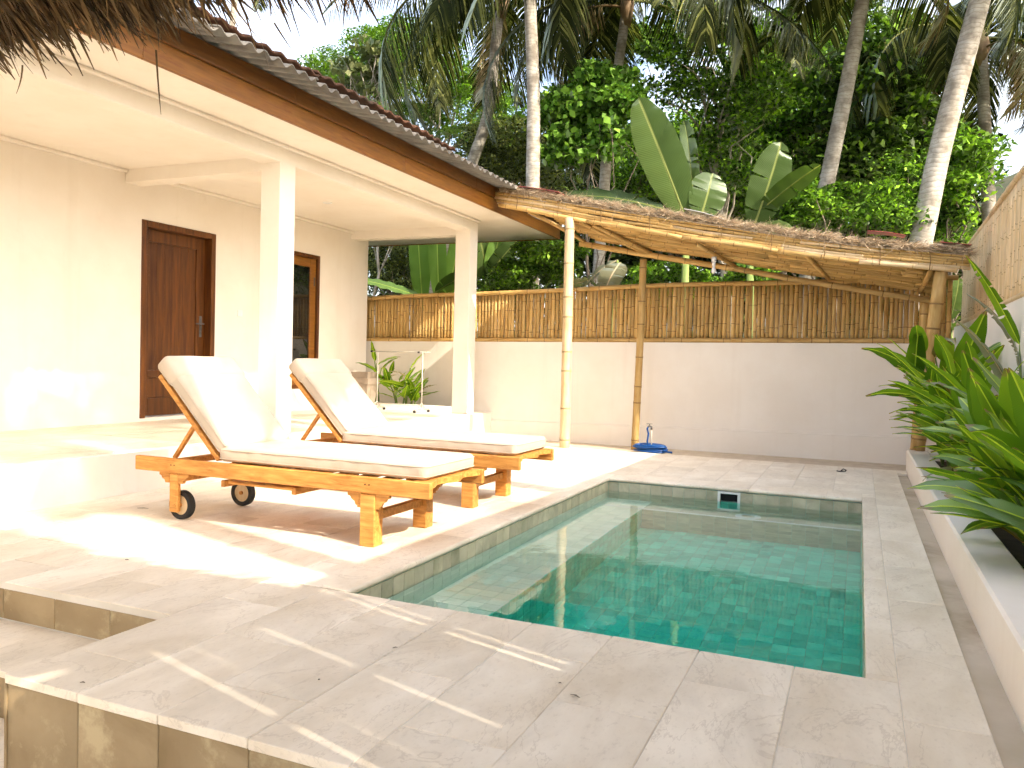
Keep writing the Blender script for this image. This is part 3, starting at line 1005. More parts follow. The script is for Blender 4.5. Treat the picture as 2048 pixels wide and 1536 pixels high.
def culm(name, a, b, r, parent, mats=BAM, per=.42, bow=.012):
    a = Vector(a); b = Vector(b); d = b - a; L = d.length
    Lq = max(.1, round(L / .12) * .12); nodes = max(1, round(Lq / per))
    key = (round(Lq, 2), round(r, 3), nodes, random.randrange(4), mats[0].name, bow)
    if key not in culm_cache: culm_cache[key] = culm_mesh(Lq, r, nodes, hash(key[:4]) & 0xffff, mats, bow=bow, taper=.94 if bow > .006 else .985)
    o = link(name, culm_cache[key], parent)
    q = d.to_track_quat('Z', 'Y')
    o.rotation_mode = 'QUATERNION'
    o.rotation_quaternion = q @ Vector((0, 0, 1)).rotation_difference(Vector((0, 0, 1))) if False else q
    # spin about its own axis so that the nodes differ
    from mathutils import Quaternion
    o.rotation_quaternion = q @ Quaternion((0, 0, 1), random.uniform(0, 6.28))
    o.scale = (1, 1, L / Lq)
    o.location = a - (Vector(parent.location) if parent is not None else Vector((0, 0, 0)))
    return o


def lerp(pts, x):
    for (x0, z0), (x1, z1) in zip(pts[:-1], pts[1:]):
        if x <= x1: return z0 + (z1 - z0) * (x - x0) / (x1 - x0)
    return pts[-1][1]


# back garden wall with plinth and its bamboo fence
YB = 10.45
bot = [(-7.0, 1.293), (1.0, 1.392)]
top = [(-7.0, 1.905), (-6.79, 1.914), (-2.557, 2.046), (-1.26, 2.066), (1.0, 2.10)]
pln = [(-7.0, .178), (-3.8, .227), (.543, .293), (1.0, .30)]
bot, top, pln = [[(x_ * YB / 10.15, 1.05 + (z_ - 1.05) * YB / 10.15) for x_, z_ in l_] for l_ in (bot, top, pln)]
gwl = empty('garden_wall', (-2, YB, 0), 'long white plastered garden wall behind the pool below the bamboo fence', 'wall')
def wa(o): o.parent = gwl; o.location = Vector(o.location) - Vector(gwl.location); return o
XR_ = .985
mb = MB()
vs = []
for (x_, z0_) in ((-8.5, bot[0][1] - .03), (XR_, bot[1][1] - .03)):
    vs += [(x_, YB, -.4), (x_, YB + .14, -.4), (x_, YB + .14, z0_), (x_, YB, z0_)]
mb.add(vs, [(0, 1, 2, 3), (4, 7, 6, 5), (0, 4, 5, 1), (1, 5, 6, 2), (2, 6, 7, 3), (3, 7, 4, 0)])
wa(mb.build('wall_panel', M['plaster']))
mb = MB(); vs = []
for (x_, z0_) in ((-5.35, lerp(pln, -5.35)), (XR_, lerp(pln, XR_))):
    vs += [(x_, YB - .035, -.4), (x_, YB + .02, -.4), (x_, YB + .02, z0_ + .008), (x_, YB - .035, z0_)]
mb.add(vs, [(0, 1, 2, 3), (4, 7, 6, 5), (0, 4, 5, 1), (1, 5, 6, 2), (2, 6, 7, 3), (3, 7, 4, 0)])
wa(mb.build('plinth', M['plaster']))

fence = empty('bamboo_fence', (-2, YB + .07, 1.36), 'bamboo pole fence with brown culms on the long wall behind the pool', 'fence')
x = -7.05
while x < .93:
    r = random.choice((.024, .026, .028))
    zb_, zt_ = lerp(bot, x) - .02, lerp(top, x) - .01
    culm('pole', (x, YB + .075 + random.uniform(-.006, .006), zb_), (x + random.uniform(-.005, .005), YB + .075, zt_), r, fence, bow=.005)
    x += r * 2 + random.choice((-.001, .0, .001, .002, .003, .006))
xs_ = [-7.1, -5.3, -3.4, -1.5, .97]
for a, b in zip(xs_[:-1], xs_[1:]):
    culm('rail', (a, YB + .03, lerp(bot, a)), (b + .03, YB + .03, lerp(bot, b)), .032, fence, per=.35)
    culm('rail', (a, YB + .04, lerp(top, a)), (b + .03, YB + .04, lerp(top, b)), .032, fence, per=.35)

# right garden wall, white, with pale bamboo above
XRW = 1.15
ytop = lambda y: 2.637 + (11.15 - y) * .025
rw = empty('side_wall', (XRW, 6, 0), 'white plastered side wall behind the leafy planter', 'wall')
o = MB().cbox(XRW, XRW + .14, -2.5, 12.35, -.4, 1.655, .006).build('wall_panel', M['plaster']); o.parent = rw; o.location = (-XRW, -6, 0)
sfence = empty('bamboo_screen', (XRW + .07, 6, 1.66), 'tall pale bamboo screen standing on the side wall at right', 'fence')
slits = (1.86, 2.02, 1.95, 1.45, 1.18, 1.02, 2.3)
y = 11.9
while y > -2.4:
    r = random.choice((.026, .029, .031))
    zt_ = ytop(y) - .01
    culm('pole', (XRW + .06, y, 1.64), (XRW + .06, y + random.uniform(-.001, .001), zt_), r, sfence, PAL, per=.3, bow=.001)
    st_ = r * 2 - .007
    if any(y - st_ < s < y for s in slits): st_ += .014
    y -= st_
culm('rail', (XRW + .115, 12.0, 2.24), (XRW + .115, 5.0, 2.26), .04, sfence, PAL, per=.4)  # two outer rails out of view, added to break up the sun streaks
culm('rail', (XRW + .115, 5.1, 2.26), (XRW + .115, -2.4, 2.30), .04, sfence, PAL, per=.4)
ys_ = [12.0, 9.6, 7.0, 4.5, 2.0, -.3, -2.5]
for a, b in zip(ys_[:-1], ys_[1:]):
    culm('rail', (XRW + .05, a, ytop(a)), (XRW + .05, b - .03, ytop(b)), .036, sfence, PAL, per=.35)
    culm('rail', (XRW + .02, a, 1.672), (XRW + .02, b - .03, 1.672), .034, sfence, PAL, per=.35)

# planter kerb
pk = empty('planter_kerb', (.59, 6, 0), 'low white kerb of the planting bed along the drain channel', 'planter')
o = MB().cbox(.491, .69, -2, 9.545, -.4, .209, .012).build('kerb_side', M['plaster']); o.parent = pk; o.location = (-.59, -6, 0)
o = MB().cbox(.6901, 1.149, 9.395, 9.545, -.4, .2085, .012).build('kerb_end', M['plaster']); o.parent = pk; o.location = (-.59, -6, 0)
so_ = MB().box(.6902, 1.1499, -2, 9.394, -.39, .12).build('soil', M['soil']); tag(so_, kind='structure')

# ------------------------------------------------------------------ bamboo shed roof over the back of the pool
YF, YR = 9.36, 10.0
shed = empty('bamboo_shelter', (-1.3, 9.7, 0), 'lean-to bamboo shelter roof on bamboo posts behind the pool', 'shelter')
culm('post', at(1129, 897, y=9.3) - Vector((0, 0, .02)), at(1140, 436, y=9.36), .063, shed, PAL, .38)
culm('post', at(1269, 899, y=10.03), at(1287, 518, y=10.0), .048, shed, BAM, .36)
culm('post', at(1836, 900, y=9.44), at(1883, 540, y=9.42), .070, shed, BAM, .5)
culm('post', at(1829, 900, y=10.03), at(1851, 592, y=10.03), .046, shed, BAM, .4)
pr0, pr1 = at(1160, 487, y=YR), at(1878, 604, y=YR - .03)
mid = pr0.lerp(pr1, .47)
culm('rear_purlin', pr0, mid + (pr1 - pr0).normalized() * .05, .038, shed)
culm('rear_purlin', mid, pr1, .036, shed)
ft = [(at(u, v, y=YF).x, at(u, v, y=YF).z) for u, v in ((985, 383), (1050, 392), (1241, 422), (1410, 447), (1500, 461), (1684, 488), (1940, 510))]
fb = [(at(u, v, y=YF).x, at(u, v, y=YF).z) for u, v in ((985, 411), (1050, 420), (1131, 436), (1239, 460), (1446, 491), (1714, 526), (1940, 547))]
XL, XRR = ft[0][0], ft[-1][0]
rows = 6
for k in range(rows):
    fr_ = (k + .5) / rows
    x = XL + .02 * k
    while x < XRR - .13:
        x2 = min(x + random.uniform(.6, 1.35), XRR - random.uniform(0, .03))
        if k == rows - 1: x2 = min(x2, XRR - .12)
        za = lerp(ft, x) * (1 - fr_) + lerp(fb, x) * fr_
        zb_ = lerp(ft, x2) * (1 - fr_) + lerp(fb, x2) * fr_
        rr_ = .019 if k < rows - 1 else .026
        yo = YF + random.uniform(-.008, .008) - (.0 if k < rows - 1 else .012)
        if x2 - x > .08: culm('eave_slat', (x, yo, za), (x2 + .01, yo, zb_), rr_, shed, PAL if random.random() < .2 else BAM, .33)
        x = x2
for xb in (XL + .35, XL + .9, XL + 1.45, XL + 2.05, -1.5, -.95, -.4, .15, .62):
    z1_, z0_ = lerp(ft, xb), lerp(fb, xb)
    bd = MB().tube([(xb, YF - .028, z1_), (xb + .012, YF - .034, (z1_ + z0_) / 2), (xb + .004, YF - .036, z0_ - .005)], .005, 6).build('binding', M['bamboo_node'], shed)
    bd.location = -Vector(shed.location)
# underside slats, rafters
rear = lambda x_: pr0.z + (pr1.z - pr0.z) * (x_ - pr0.x) / (pr1.x - pr0.x) + .045
ny = 11
for j in range(ny):
    fr_ = (j + .4) / ny
    yv = YF + .05 + (YR + .04 - YF - .05) * fr_
    x = -3.85 + .65 * fr_ + random.uniform(0, .12)
    xend = XRR - .18 - .1 * fr_
    while x < xend - .1:
        x2 = min(x + random.uniform(.7, 1.6), xend)
        za = lerp(fb, x) * (1 - fr_) + rear(x) * fr_ + .035
        zb_ = lerp(fb, x2) * (1 - fr_) + rear(x2) * fr_ + .035
        culm('roof_slat', (x, yv, za), (x2 + .01, yv, zb_), .022, shed, BAM, .35)
        x = x2
for (ua, vaa, ub, vb) in ((1057, 423, 1170, 484), (1161, 444, 1296, 508), (1187, 450, 1302, 507), (1395, 489, 1470, 533), (1614, 512, 1656, 557), (1862, 540, 1840, 584)):
    culm('rafter', at(ua, vaa, y=YF + .03), at(ub, vb, y=YR), .026, shed, BAM, .4)
# sheet roof under and over the straw
sh = MB(); vs = []; fs = []
nx = 12
for i in range(nx + 1):
    x_ = -3.40 + (XRR - .06 + 3.40) * i / nx
    zf_ = lerp(ft, x_) - .012; zr_ = max(rear(x_) + .12, lerp(top, x_) + .09)
    for dz in (0, .012):
        vs += [(x_, YF - .03, zf_ + dz), (x_, YR + .78, zr_ + dz)]
for i in range(nx):
    a = i * 4; b = a + 4
    fs += [(a, a + 1, b + 1, b), (a + 2, b + 2, b + 3, a + 3), (a, b, b + 2, a + 2), (a + 1, a + 3, b + 3, b + 1)]
fs += [(0, 2, 3, 1), (nx * 4, nx * 4 + 1, nx * 4 + 3, nx * 4 + 2)]
o = sh.add(vs, fs).build('roof_mat', M['straw'], shed); o.location = -Vector(shed.location)


def bent_sheet(u0, v0, u1, v1, depth, lift, mat, curl=.0):
    a = at(u0, v0, y=YF - .03); b = at(u1, v1, y=YF - .03)
    m_ = MB(); vs = []; n_ = 6
    for i in range(n_ + 1):
        f_ = i / n_
        p = a.lerp(b, f_)
        zc = curl * (1 - (2 * f_ - 1) ** 2)
        for dy, dz in ((0, zc), (depth, lift + zc)):
            for th in (0, .006): vs.append((p.x, p.y + dy, p.z + dz + th))
    fs = []
    for i in range(n_):
        q = i * 4; r_ = q + 4
        fs += [(q, q + 2, r_ + 2, r_), (q + 1, r_ + 1, r_ + 3, q + 3), (q, r_, r_ + 1, q + 1), (q + 2, q + 3, r_ + 3, r_ + 2)]
    fs += [(0, 1, 3, 2), (n_ * 4, n_ * 4 + 2, n_ * 4 + 3, n_ * 4 + 1)]
    o_ = m_.add(vs, fs).build('cover_sheet', mat, shed); o_.location = -Vector(shed.location)


bent_sheet(1000, 372, 1116, 384, .5, .02, M['redsheet'], .02)
bent_sheet(1368, 418, 1450, 440, .5, .03, M['zinc'], .015)
bent_sheet(1735, 462, 1812, 471, .4, .03, M['redsheet'], .01)
bent_sheet(1880, 484, 1944, 490, .4, .02, M['redsheet'], .0)


def strands(n, pos, dirs, length, width, bend=.25, seg=3):
    """thin straw blades as strips; pos, dirs (n,3)"""
    pos = np.asarray(pos); dirs = np.asarray(dirs)
    dirs = dirs / np.linalg.norm(dirs, axis=1, keepdims=True)
    length = np.broadcast_to(length, (n,)); width = np.broadcast_to(width, (n,))
    side = np.cross(dirs, RNG.normal(size=(n, 3))); side /= np.linalg.norm(side, axis=1, keepdims=True)
    bd = RNG.normal(size=(n, 3)) * bend
    V = np.zeros((n, (seg + 1) * 2, 3))
    for i in range(seg + 1):
        t_ = i / seg
        c = pos + dirs * (length * t_)[:, None] + bd * (length * t_ * t_)[:, None]
        wd = width * (1 - .8 * t_ ** 2.2)
        V[:, i * 2] = c - side * wd[:, None] / 2
        V[:, i * 2 + 1] = c + side * wd[:, None] / 2
    base = np.arange(n)[:, None, None] * (seg + 1) * 2
    q = np.array([[i * 2, i * 2 + 1, i * 2 + 3, i * 2 + 2] for i in range(seg)])[None]
    F = (base + q).reshape(-1, 4)
    return V.reshape(-1, 3), F


# straw thatch strip along the eave of the shelter
n = 20000
tx = RNG.uniform(XL + .1, XRR, n)
zt_ = np.array([lerp(ft, a) for a in tx])
lump = .022 * np.sin(tx * 31) + .015 * np.sin(tx * 67 + 1) + .010 * np.sin(tx * 11)
ty = RNG.uniform(YF - .05, YF + .16, n)
tz = zt_ + .042 + lump * .6 + RNG.uniform(-.026, .026, n) + (ty - YF) * .10
dirs = np.stack([RNG.normal(.9, .6, n), RNG.normal(-.35, .5, n), RNG.normal(-.08, .2, n)], 1)
V, F = strands(n, np.stack([tx, ty, tz], 1), dirs, RNG.uniform(.04, .11, n), RNG.uniform(.003, .007, n), .35)
o = link('thatch', npmesh('thatch', V, F, M['straw']), shed); o.location = -Vector(shed.location); o['kind'] = 'stuff'
n = 46
tx = RNG.uniform(XL + .5, XRR, n)
V, F = strands(n, np.stack([tx, np.full(n, YF - .06), np.array([lerp(ft, a) for a in tx]) + .01], 1),
               np.stack([RNG.normal(0, .4, n), RNG.normal(-.15, .15, n), np.full(n, -1.0)], 1), RNG.uniform(.06, .24, n), .004, .3)
o = link('loose_straw', npmesh('loose_straw', V, F, M['straw']), shed); o.location = -Vector(shed.location); o['kind'] = 'stuff'

# bulb holder hanging under the shelter
bp_ = at(1427, 548, y=9.66)
lamp = empty('hanging_bulb', bp_, 'small white bulb holder hanging from the bamboo shelter roof', 'lamp')
MB().tube([(0, 0, .14), (0, 0, .20)], [.028, .03], 12).tube([(0, 0, .09), (0, 0, .14)], [.02, .022], 12).build('holder', M['white'], lamp, True)
MB().tube([(0, 0, .09), (0, 0, .07), (0, 0, .045), (0, 0, .02), (0, 0, .004)], [.014, .018, .028, .024, .006], 14).build('bulb', M['white'], lamp, True)
MB().tube([(0, 0, .20), (.01, 0, .34)], .004, 6).build('cable', M['white'], lamp)

# ------------------------------------------------------------------ thatched pavilion over the viewer
EY, EZ = 2.21, 2.26
pv = empty('thatched_pavilion', (-2.6, -.5, -.36), 'dark palm thatch eave of a pavilion hanging in at top left', 'pavilion')
def pva(o): o.parent = pv; o.location = Vector(o.location) - Vector(pv.location); return o
SL = .32
px_l, px_r = -6.2, .95
rs_ = MB()
y1_, z1_ = EY - .20, EZ + .10
y0_, z0_ = .1, EZ + .10 + (EY - .20 - .1) * SL
rs_.add([(px_l, y1_, z1_), (px_r, y1_, z1_), (px_r, y0_, z0_), (px_l, y0_, z0_), (px_l, y1_, z1_ + .16), (px_r, y1_, z1_ + .16), (px_r, y0_, z0_ + .16), (px_l, y0_, z0_ + .16)],
        [(0, 1, 2, 3), (4, 7, 6, 5), (0, 4, 5, 1), (1, 5, 6, 2), (2, 6, 7, 3), (3, 7, 4, 0)])
pva(rs_.build('roof', M['thatch']))
for (a, b) in ((-4.6, 1.45), (-4.6, .4), (.85, .3)):
    pva(MB().tube([(a, b, -.364), (a, b, 2.4)], .07, 10).build('post', M['darkbark'], None, True))
n1, n2 = 16500, 2600
tx = np.concatenate([RNG.uniform(-3.5, -.9, n1), RNG.uniform(px_l, px_r, n2)])
n = n1 + n2
back = RNG.uniform(0, .75, n) ** 1.1
tx = tx
wav = .02 * np.sin(tx * 7) + .015 * np.sin(tx * 17 + 2)
ty = EY - .15 - back + wav
tz = EZ + .108 + (back + .0) * SL + RNG.uniform(-.05, .12, n) - .02
dirs = np.stack([RNG.normal(-.05, .16, n), np.full(n, .86) + RNG.normal(0, .12, n), np.full(n, -.60) + RNG.normal(0, .18, n)], 1)
V, F = strands(n, np.stack([tx, ty, tz], 1), dirs, RNG.uniform(.12, .27, n), RNG.uniform(.006, .020, n), .11)
o = pva(link('thatch', npmesh('thatch', V, F, M['thatch']))); o['kind'] = 'stuff'
la = []; lb = []
for (u0, v0, u1, v1) in ((312, 100, 320, 242), (505, 40, 548, 135), (548, 45, 580, 98), (45, 130, 44, 190)):
    la.append(np.array(at(u0, v0, y=EY))); lb.append(np.array(at(u1, v1, y=EY)))
la = np.array(la); lb = np.array(lb)
V, F = strands(4, la, lb - la, np.linalg.norm(lb - la, axis=1), .007, .08, 5)
pva(link('loose_straw', npmesh('loose_straw', V, F, M['thatch'])))

# ------------------------------------------------------------------ sun loungers
def rbox(name, dims, r, mat, seg=(20, 10, 3), puff=.0, crease=.0, seed=1):
    """soft cushion: rounded box, slightly puffed and creased"""
    lx, ly, lz = dims
    bm = bmesh.new()
    rs = random.Random(seed)
    ph = [rs.uniform(0, 6.28) for _ in range(8)]
    nx_, ny_, nz_ = seg
    verts = {}
    def coord(i, j, k):
        p = Vector((lx * (i / nx_ - .5), ly * (j / ny_ - .5), lz * (k / nz_ - .5)))
        inner = Vector((max(-lx / 2 + r, min(lx / 2 - r, p.x)), max(-ly / 2 + r, min(ly / 2 - r, p.y)), max(-lz / 2 + r, min(lz / 2 - r, p.z))))
        d = p - inner
        if d.length > 1e-6: p = inner + d.normalized() * r
        fx, fy = 1 - (2 * p.x / lx) ** 2, 1 - (2 * p.y / ly) ** 2
        if p.z > 0: p.z += puff * max(0, fx) ** .5 * max(0, fy) ** .5
        c = crease * (math.sin(p.x * 23 + ph[0]) * math.sin(p.z * 40 + ph[1]) + .6 * math.sin(p.x * 51 + p.y * 13 + ph[2]))
        if abs(p.y) > ly / 2 - r: p.y += c * (1 if p.y > 0 else -1)
        p.z += .5 * crease * math.sin(p.y * 17 + p.x * 9 + ph[3])
        p.x += .6 * crease * math.sin(p.y * 19 + ph[4])
        return p
    def gv(i, j, k):
        if (i, j, k) not in verts: verts[(i, j, k)] = bm.verts.new(coord(i, j, k))
        return verts[(i, j, k)]
    for i in range(nx_):
        for j in range(ny_):
            bm.faces.new((gv(i, j, 0), gv(i, j + 1, 0), gv(i + 1, j + 1, 0), gv(i + 1, j, 0)))
            bm.faces.new((gv(i, j, nz_), gv(i + 1, j, nz_), gv(i + 1, j + 1, nz_), gv(i, j + 1, nz_)))
    for i in range(nx_):
        for k in range(nz_):
            bm.faces.new((gv(i, 0, k), gv(i + 1, 0, k), gv(i + 1, 0, k + 1), gv(i, 0, k + 1)))
            bm.faces.new((gv(i, ny_, k), gv(i, ny_, k + 1), gv(i + 1, ny_, k + 1), gv(i + 1, ny_, k)))
    for j in range(ny_):
        for k in range(nz_):
            bm.faces.new((gv(0, j, k), gv(0, j, k + 1), gv(0, j + 1, k + 1), gv(0, j + 1, k)))
            bm.faces.new((gv(nx_, j, k), gv(nx_, j + 1, k), gv(nx_, j + 1, k + 1), gv(nx_, j, k + 1)))
    bmesh.ops.recalc_face_normals(bm, faces=bm.faces)
    me = bpy.data.meshes.new(name); bm.to_mesh(me); bm.free()
    me.materials.append(mat)
    me.polygons.foreach_set('use_smooth', np.ones(len(me.polygons), bool))
    return me


def piping(par, lx, ly, lz):
    m_ = MB()
    for z_ in (lz / 2 - .012, -lz / 2 + .012):
        pts = []; r_ = .03; a_, b_ = lx / 2 + .001, ly / 2 + .001
        for (cx_, cy_, a0) in ((a_ - r_, b_ - r_, 0), (-a_ + r_, b_ - r_, 90), (-a_ + r_, -b_ + r_, 180), (a_ - r_, -b_ + r_, 270)):
            for q in range(5):
                th = math.radians(a0 + 22.5 * q)
                pts.append((cx_ + r_ * math.cos(th), cy_ + r_ * math.sin(th), z_))
        pts.append(pts[0])
        m_.tube(pts, .0028, 6, False)
    m_.build('piping', M['fabric'], par, True)


def make_lounger():
    root = empty('sun_lounger', (0, 0, 0))
    T = M['teak']
    for s in (-1, 1):
        MB().cbox(-1.07, 1.07, s * .3225 - .0175, s * .3225 + .0175, .295, .385, .005).build('side_rail', T, root)
        # front leg with carved brackets
        lg = MB().cbox(.627, .723, s * .29 - .045, s * .29 + .045, 0, .294, .005)
        lg.build('leg', T, root)
        for q in (-1, 1):
            c = .675
            prof = [(.049, .294), (.135, .294), (.135, .275), (.118, .272), (.108, .255), (.09, .246), (.082, .226), (.07, .222), (.07, .212), (.049, .212)]
            MB().prism([(c + q * a, b) for a, b in prof], s * .315 - .012, s * .315 + .012).build('bracket', T, root)
        # rear leg with wheel
        rl = MB().cbox(-.785, -.715, s * .3175 - .0175, s * .3175 + .0175, .05, .294, .008)
        rl.build('leg', T, root)
        for q in (-1, 1):
            c = -.75
            prof = [(.036, .294), (.12, .294), (.12, .278), (.105, .274), (.096, .258), (.078, .25), (.07, .232), (.036, .232)]
            MB().prism([(c + q * a, b) for a, b in prof], s * .3175 - .012, s * .3175 + .012).build('bracket', T, root)
        wy = s * .272
        wh = MB().ring((-.735, wy, .090), 'y', .062, .090, .040, 36).build('wheel', M['rubber'], root)
        hb = MB().ring((-.735, wy, .090), 'y', .010, .0615, .030, 36)
        hb.build('hub', M['bamboo_pale'], wh)
        MB().tube([(-.735, s * .245, .090), (-.735, s * .342, .090)], .013, 12).build('axle_bolt', M['teak'], wh)
        # backrest rail and prop
        a = Vector((-.43, 0, .395)); d = Vector((-.70, 0, .714)).normalized()
        p0 = a + d * .0; p1 = a + d * .70
        MB().beam((p0.x, s * .272, p0.z), (p1.x, s * .272, p1.z), .03, .05, .004, (0, 1, 0)).build('backrest_rail', T, root)
        m_ = a + d * .30
        MB().beam((m_.x - .02, s * .245, m_.z - .01), (-.83, s * .245, .375), .022, .03, .003, (0, 1, 0)).build('prop', T, root)
    a = Vector((-.43, 0, .395)); d = Vector((-.70, 0, .714)).normalized()
    for k in range(6):
        c = a + d * (.06 + .12 * k)
        MB().beam((c.x, -.256, c.z), (c.x, .256, c.z), .06, .016, .003, tuple(Vector((d.z, 0, -d.x)))).build('back_slat', T, root)
    for k in range(9):
        x_ = -.36 + .155 * k
        MB().cbox(x_, x_ + .07, -.304, .304, .362, .38, .003).build('seat_slat', T, root)
    MB().cbox(-.84, -.80, -.304, .304, .33, .37, .003).build('prop_bar', T, root)
    # scalloped foot board
    up_ = []
    for i in range(25):
        y_ = -.304 + .608 * i / 24
        up_.append((1.045 + .022 * math.cos(2 * math.pi * (y_ / .608) * 2) * (1 if abs(y_) < .29 else .6), y_))
    poly = [(.955, -.304)] + up_ + [(.955, .304)]
    MB().prism(poly, .352, .386, 'xy').build('foot_board', T, root)
    # tapered cross bars between the legs
    MB().cbox(.655, .695, -.244, .244, .135, .185, .003).build('stretcher', T, root)
    MB().cbox(-.77, -.73, -.252, .252, .235, .285, .003).build('stretcher', T, root)
    # slide-out tray
    tr = MB()
    tr.cbox(-.40, -.37, -.30, .28, .235, .275, .003); tr.cbox(.13, .16, -.30, .28, .235, .275, .003)
    tr.cbox(-.369, .129, -.275, .26, .252, .268, .003)
    tr.build('tray', T, root)
    for s in (-1, 1):
        for q in (-.75, .675):
            MB().tube([(q - .013, s * .339, .345), (q - .013, s * .3412, .345)], .005, 8).tube([(q + .013, s * .339, .345), (q + .013, s * .3412, .345)], .005, 8).build('screw_plug', M['doorwood'], root)
    # cushions
    sc_ = link('seat_cushion', rbox('seat_cushion', (1.45, .60, .092), .028, M['fabric'], (56, 24, 7), .008, .0018, 3), root, (.30, 0, .434))
    piping(sc_, 1.45, .60, .078)
    for z_ in (.034, -.034):
        pass
    L = .74
    n_ = Vector((.714, 0, .70)).normalized()
    bc = a + d * (L / 2 + .015) + n_ * .075
    bk = link('back_cushion', rbox('back_cushion', (L, .60, .096), .030, M['fabric'], (34, 24, 7), .012, .0018, 5), root)
    piping(bk, L, .60, .082)
    Mx = Matrix(((-d.x, 0, n_.x, bc.x), (0, 1, 0, bc.y), (-d.z, 0, n_.z, bc.z), (0, 0, 0, 1)))
    Mx = Matrix((( -d.x, 0, n_.x, bc.x), (0, 1, 0, 0), (-d.z, 0, n_.z, bc.z), (0, 0, 0, 1)))
    bk.matrix_local = Mx
    fl = link('headrest_flap', rbox('headrest_flap', (.19, .616, .116), .034, M['fabric'], (12, 24, 5), .010, .0012, 9), root)
    fc = a + d * (L + .015 - .085) + n_ * .075
    Mf = Mx.copy(); Mf.translation = fc; fl.matrix_local = Mf
    return root


lo1 = make_lounger()
tag(lo1, 'nearer teak sun lounger with beige cushion, on wheels beside the pool', 'sun lounger', 'teak sun loungers on the deck')
lo1.location = (-3.14, 4.08, .001)
lo2 = copy_tree(lo1)
lo2.location = (-3.185, 5.41, .001)
lo2['label'] = 'farther teak sun lounger with beige cushion, behind the nearer one'

# ------------------------------------------------------------------ garment rack, pot, hose, tap
rk = empty('garment_rack', (-5.78, 9.52, ZT), 'low cream metal garment rack on wheels at the veranda end', 'rack')
C_ = M['cream']
MB().tube([(-.46, 0, .82), (.46, 0, .825)], .007, 8).build('hanging_rail', C_, rk, True)
MB().tube([(-.36, 0, .06), (-.36, 0, .82)], .009, 8).build('upright', C_, rk, True)
MB().tube([(.35, 0, .06), (.35, 0, .82)], .010, 8).build('upright', C_, rk, True)
MB().tube([(-.36, 0, .11), (.35, 0, .10)], .007, 8).build('lower_rail', C_, rk, True)
for s in (-.36, .35):
    MB().tube([(s - .02, -.16, .045), (s, 0, .065), (s + .02, .16, .045)], .012, 8).build('foot', C_, rk, True)
    MB().tube([(s - .01, -.08, .05), (s, 0, .14), (s + .01, .08, .05)], .007, 6).build('brace', C_, rk, True)
    for q in (-1, 1):
        MB().ring((s + q * .02, q * .155, .022), 'y', .004, .020, .018, 14).build('caster', M['rubber'], rk)
for s in (-.475, .275):
    MB().tube([(s, 0, .823), (s + .03, 0, .823)], .013, 8).build('collar', M['rubber'], rk)

pot = empty('plant_pot', (-6.40, 9.60, ZT), 'tall square stone pot against the veranda wall end', 'pot')
q = MB()
def frus(m_, w0, w1, z0, z1):
    m_.add([(-w0, -w0, z0), (w0, -w0, z0), (w0, w0, z0), (-w0, w0, z0), (-w1, -w1, z1), (w1, -w1, z1), (w1, w1, z1), (-w1, w1, z1)],
           [(0, 3, 2, 1), (4, 5, 6, 7), (0, 1, 5, 4), (1, 2, 6, 5), (2, 3, 7, 6), (3, 0, 4, 7)])
frus(q, .09, .135, 0, .36); q.build('body', M['terra'], pot)
q = MB(); frus(q, .15, .155, .36, .44); frus(q, .12, .14, .44, .53); q.build('rim', M['terra'], pot)

kb = empty('bed_kerb', (-5.8, 9.85, ZT), 'low white kerb of the plant bed at the veranda end', 'kerb')
o = MB().cbox(-6.86, -5.14, 9.802, 9.862, 0, .395, .008).build('kerb_side', M['plaster']); o.parent = kb; o.location = (5.8, -9.85, -ZT)
sb = MB().box(-6.86, -5.2, 9.863, 10.449, 0, .33).build('bed_soil', M['soil']); tag(sb, kind='structure')

hp = at(1300, 903, z=-.03)
hose = empty('hose_coil', (hp.x, hp.y, -.034), 'coiled bright blue garden hose on the ground by the white wall', 'hose')
hm = MB()
for k in range(5):
    r0 = .20 - .012 * (k % 3) ; pts = []
    for i in range(41):
        a = 2 * math.pi * i / 40
        pts.append(((r0 + .012 * math.sin(3 * a + k)) * math.cos(a) + .01 * math.sin(k * 2), (r0 * .62 + .01 * math.sin(2 * a + k * 1.7)) * math.sin(a), .014 + .017 * k + .006 * math.sin(2 * a + k)))
    hm.tube(pts, .0125, 8)
for k in range(3):
    pts = [((.135 - .01 * k) * math.cos(a_) + .01 * k, (.085) * math.sin(a_), .03 + .022 * k) for a_ in [2 * math.pi * i / 32 for i in range(33)]]
    hm.tube(pts, .0125, 8)
hm.build('coil', M['hose'], hose, True)
MB().tube([(.17, -.06, .03), (.23, -.07, .02), (.29, -.065, .016)], .0125, 8).build('free_end', M['hose'], hose, True)
MB().tube([(-.02, .02, .05), (-.045, .03, .12), (-.035, .035, .22), (-.05, .03, .28), (-.04, .03, .305)], .0115, 8).build('riser_end', M['hose'], hose, True)
tp = empty('standpipe', (hp.x + .005, hp.y + .045, -.034), 'short white standpipe with dark tap rising inside the blue hose coil', 'tap')
MB().tube([(0, 0, 0), (-.005, 0, .30)], .008, 10).build('pipe', M['cream'], tp, True)
MB().tube([(-.005, 0, .27), (-.006, 0, .315)], .013, 10).tube([(-.006, 0, .31), (-.04, -.01, .312), (-.045, -.01, .295)], .012, 8).build('tap', M['steel'], tp, True)
MB().cbox(-.07, .005, -.012, .012, .338, .346, .003).tube([(-.03, 0, .31), (-.03, 0, .34)], .006, 6).build('tap_lever', M['steel'], tp)

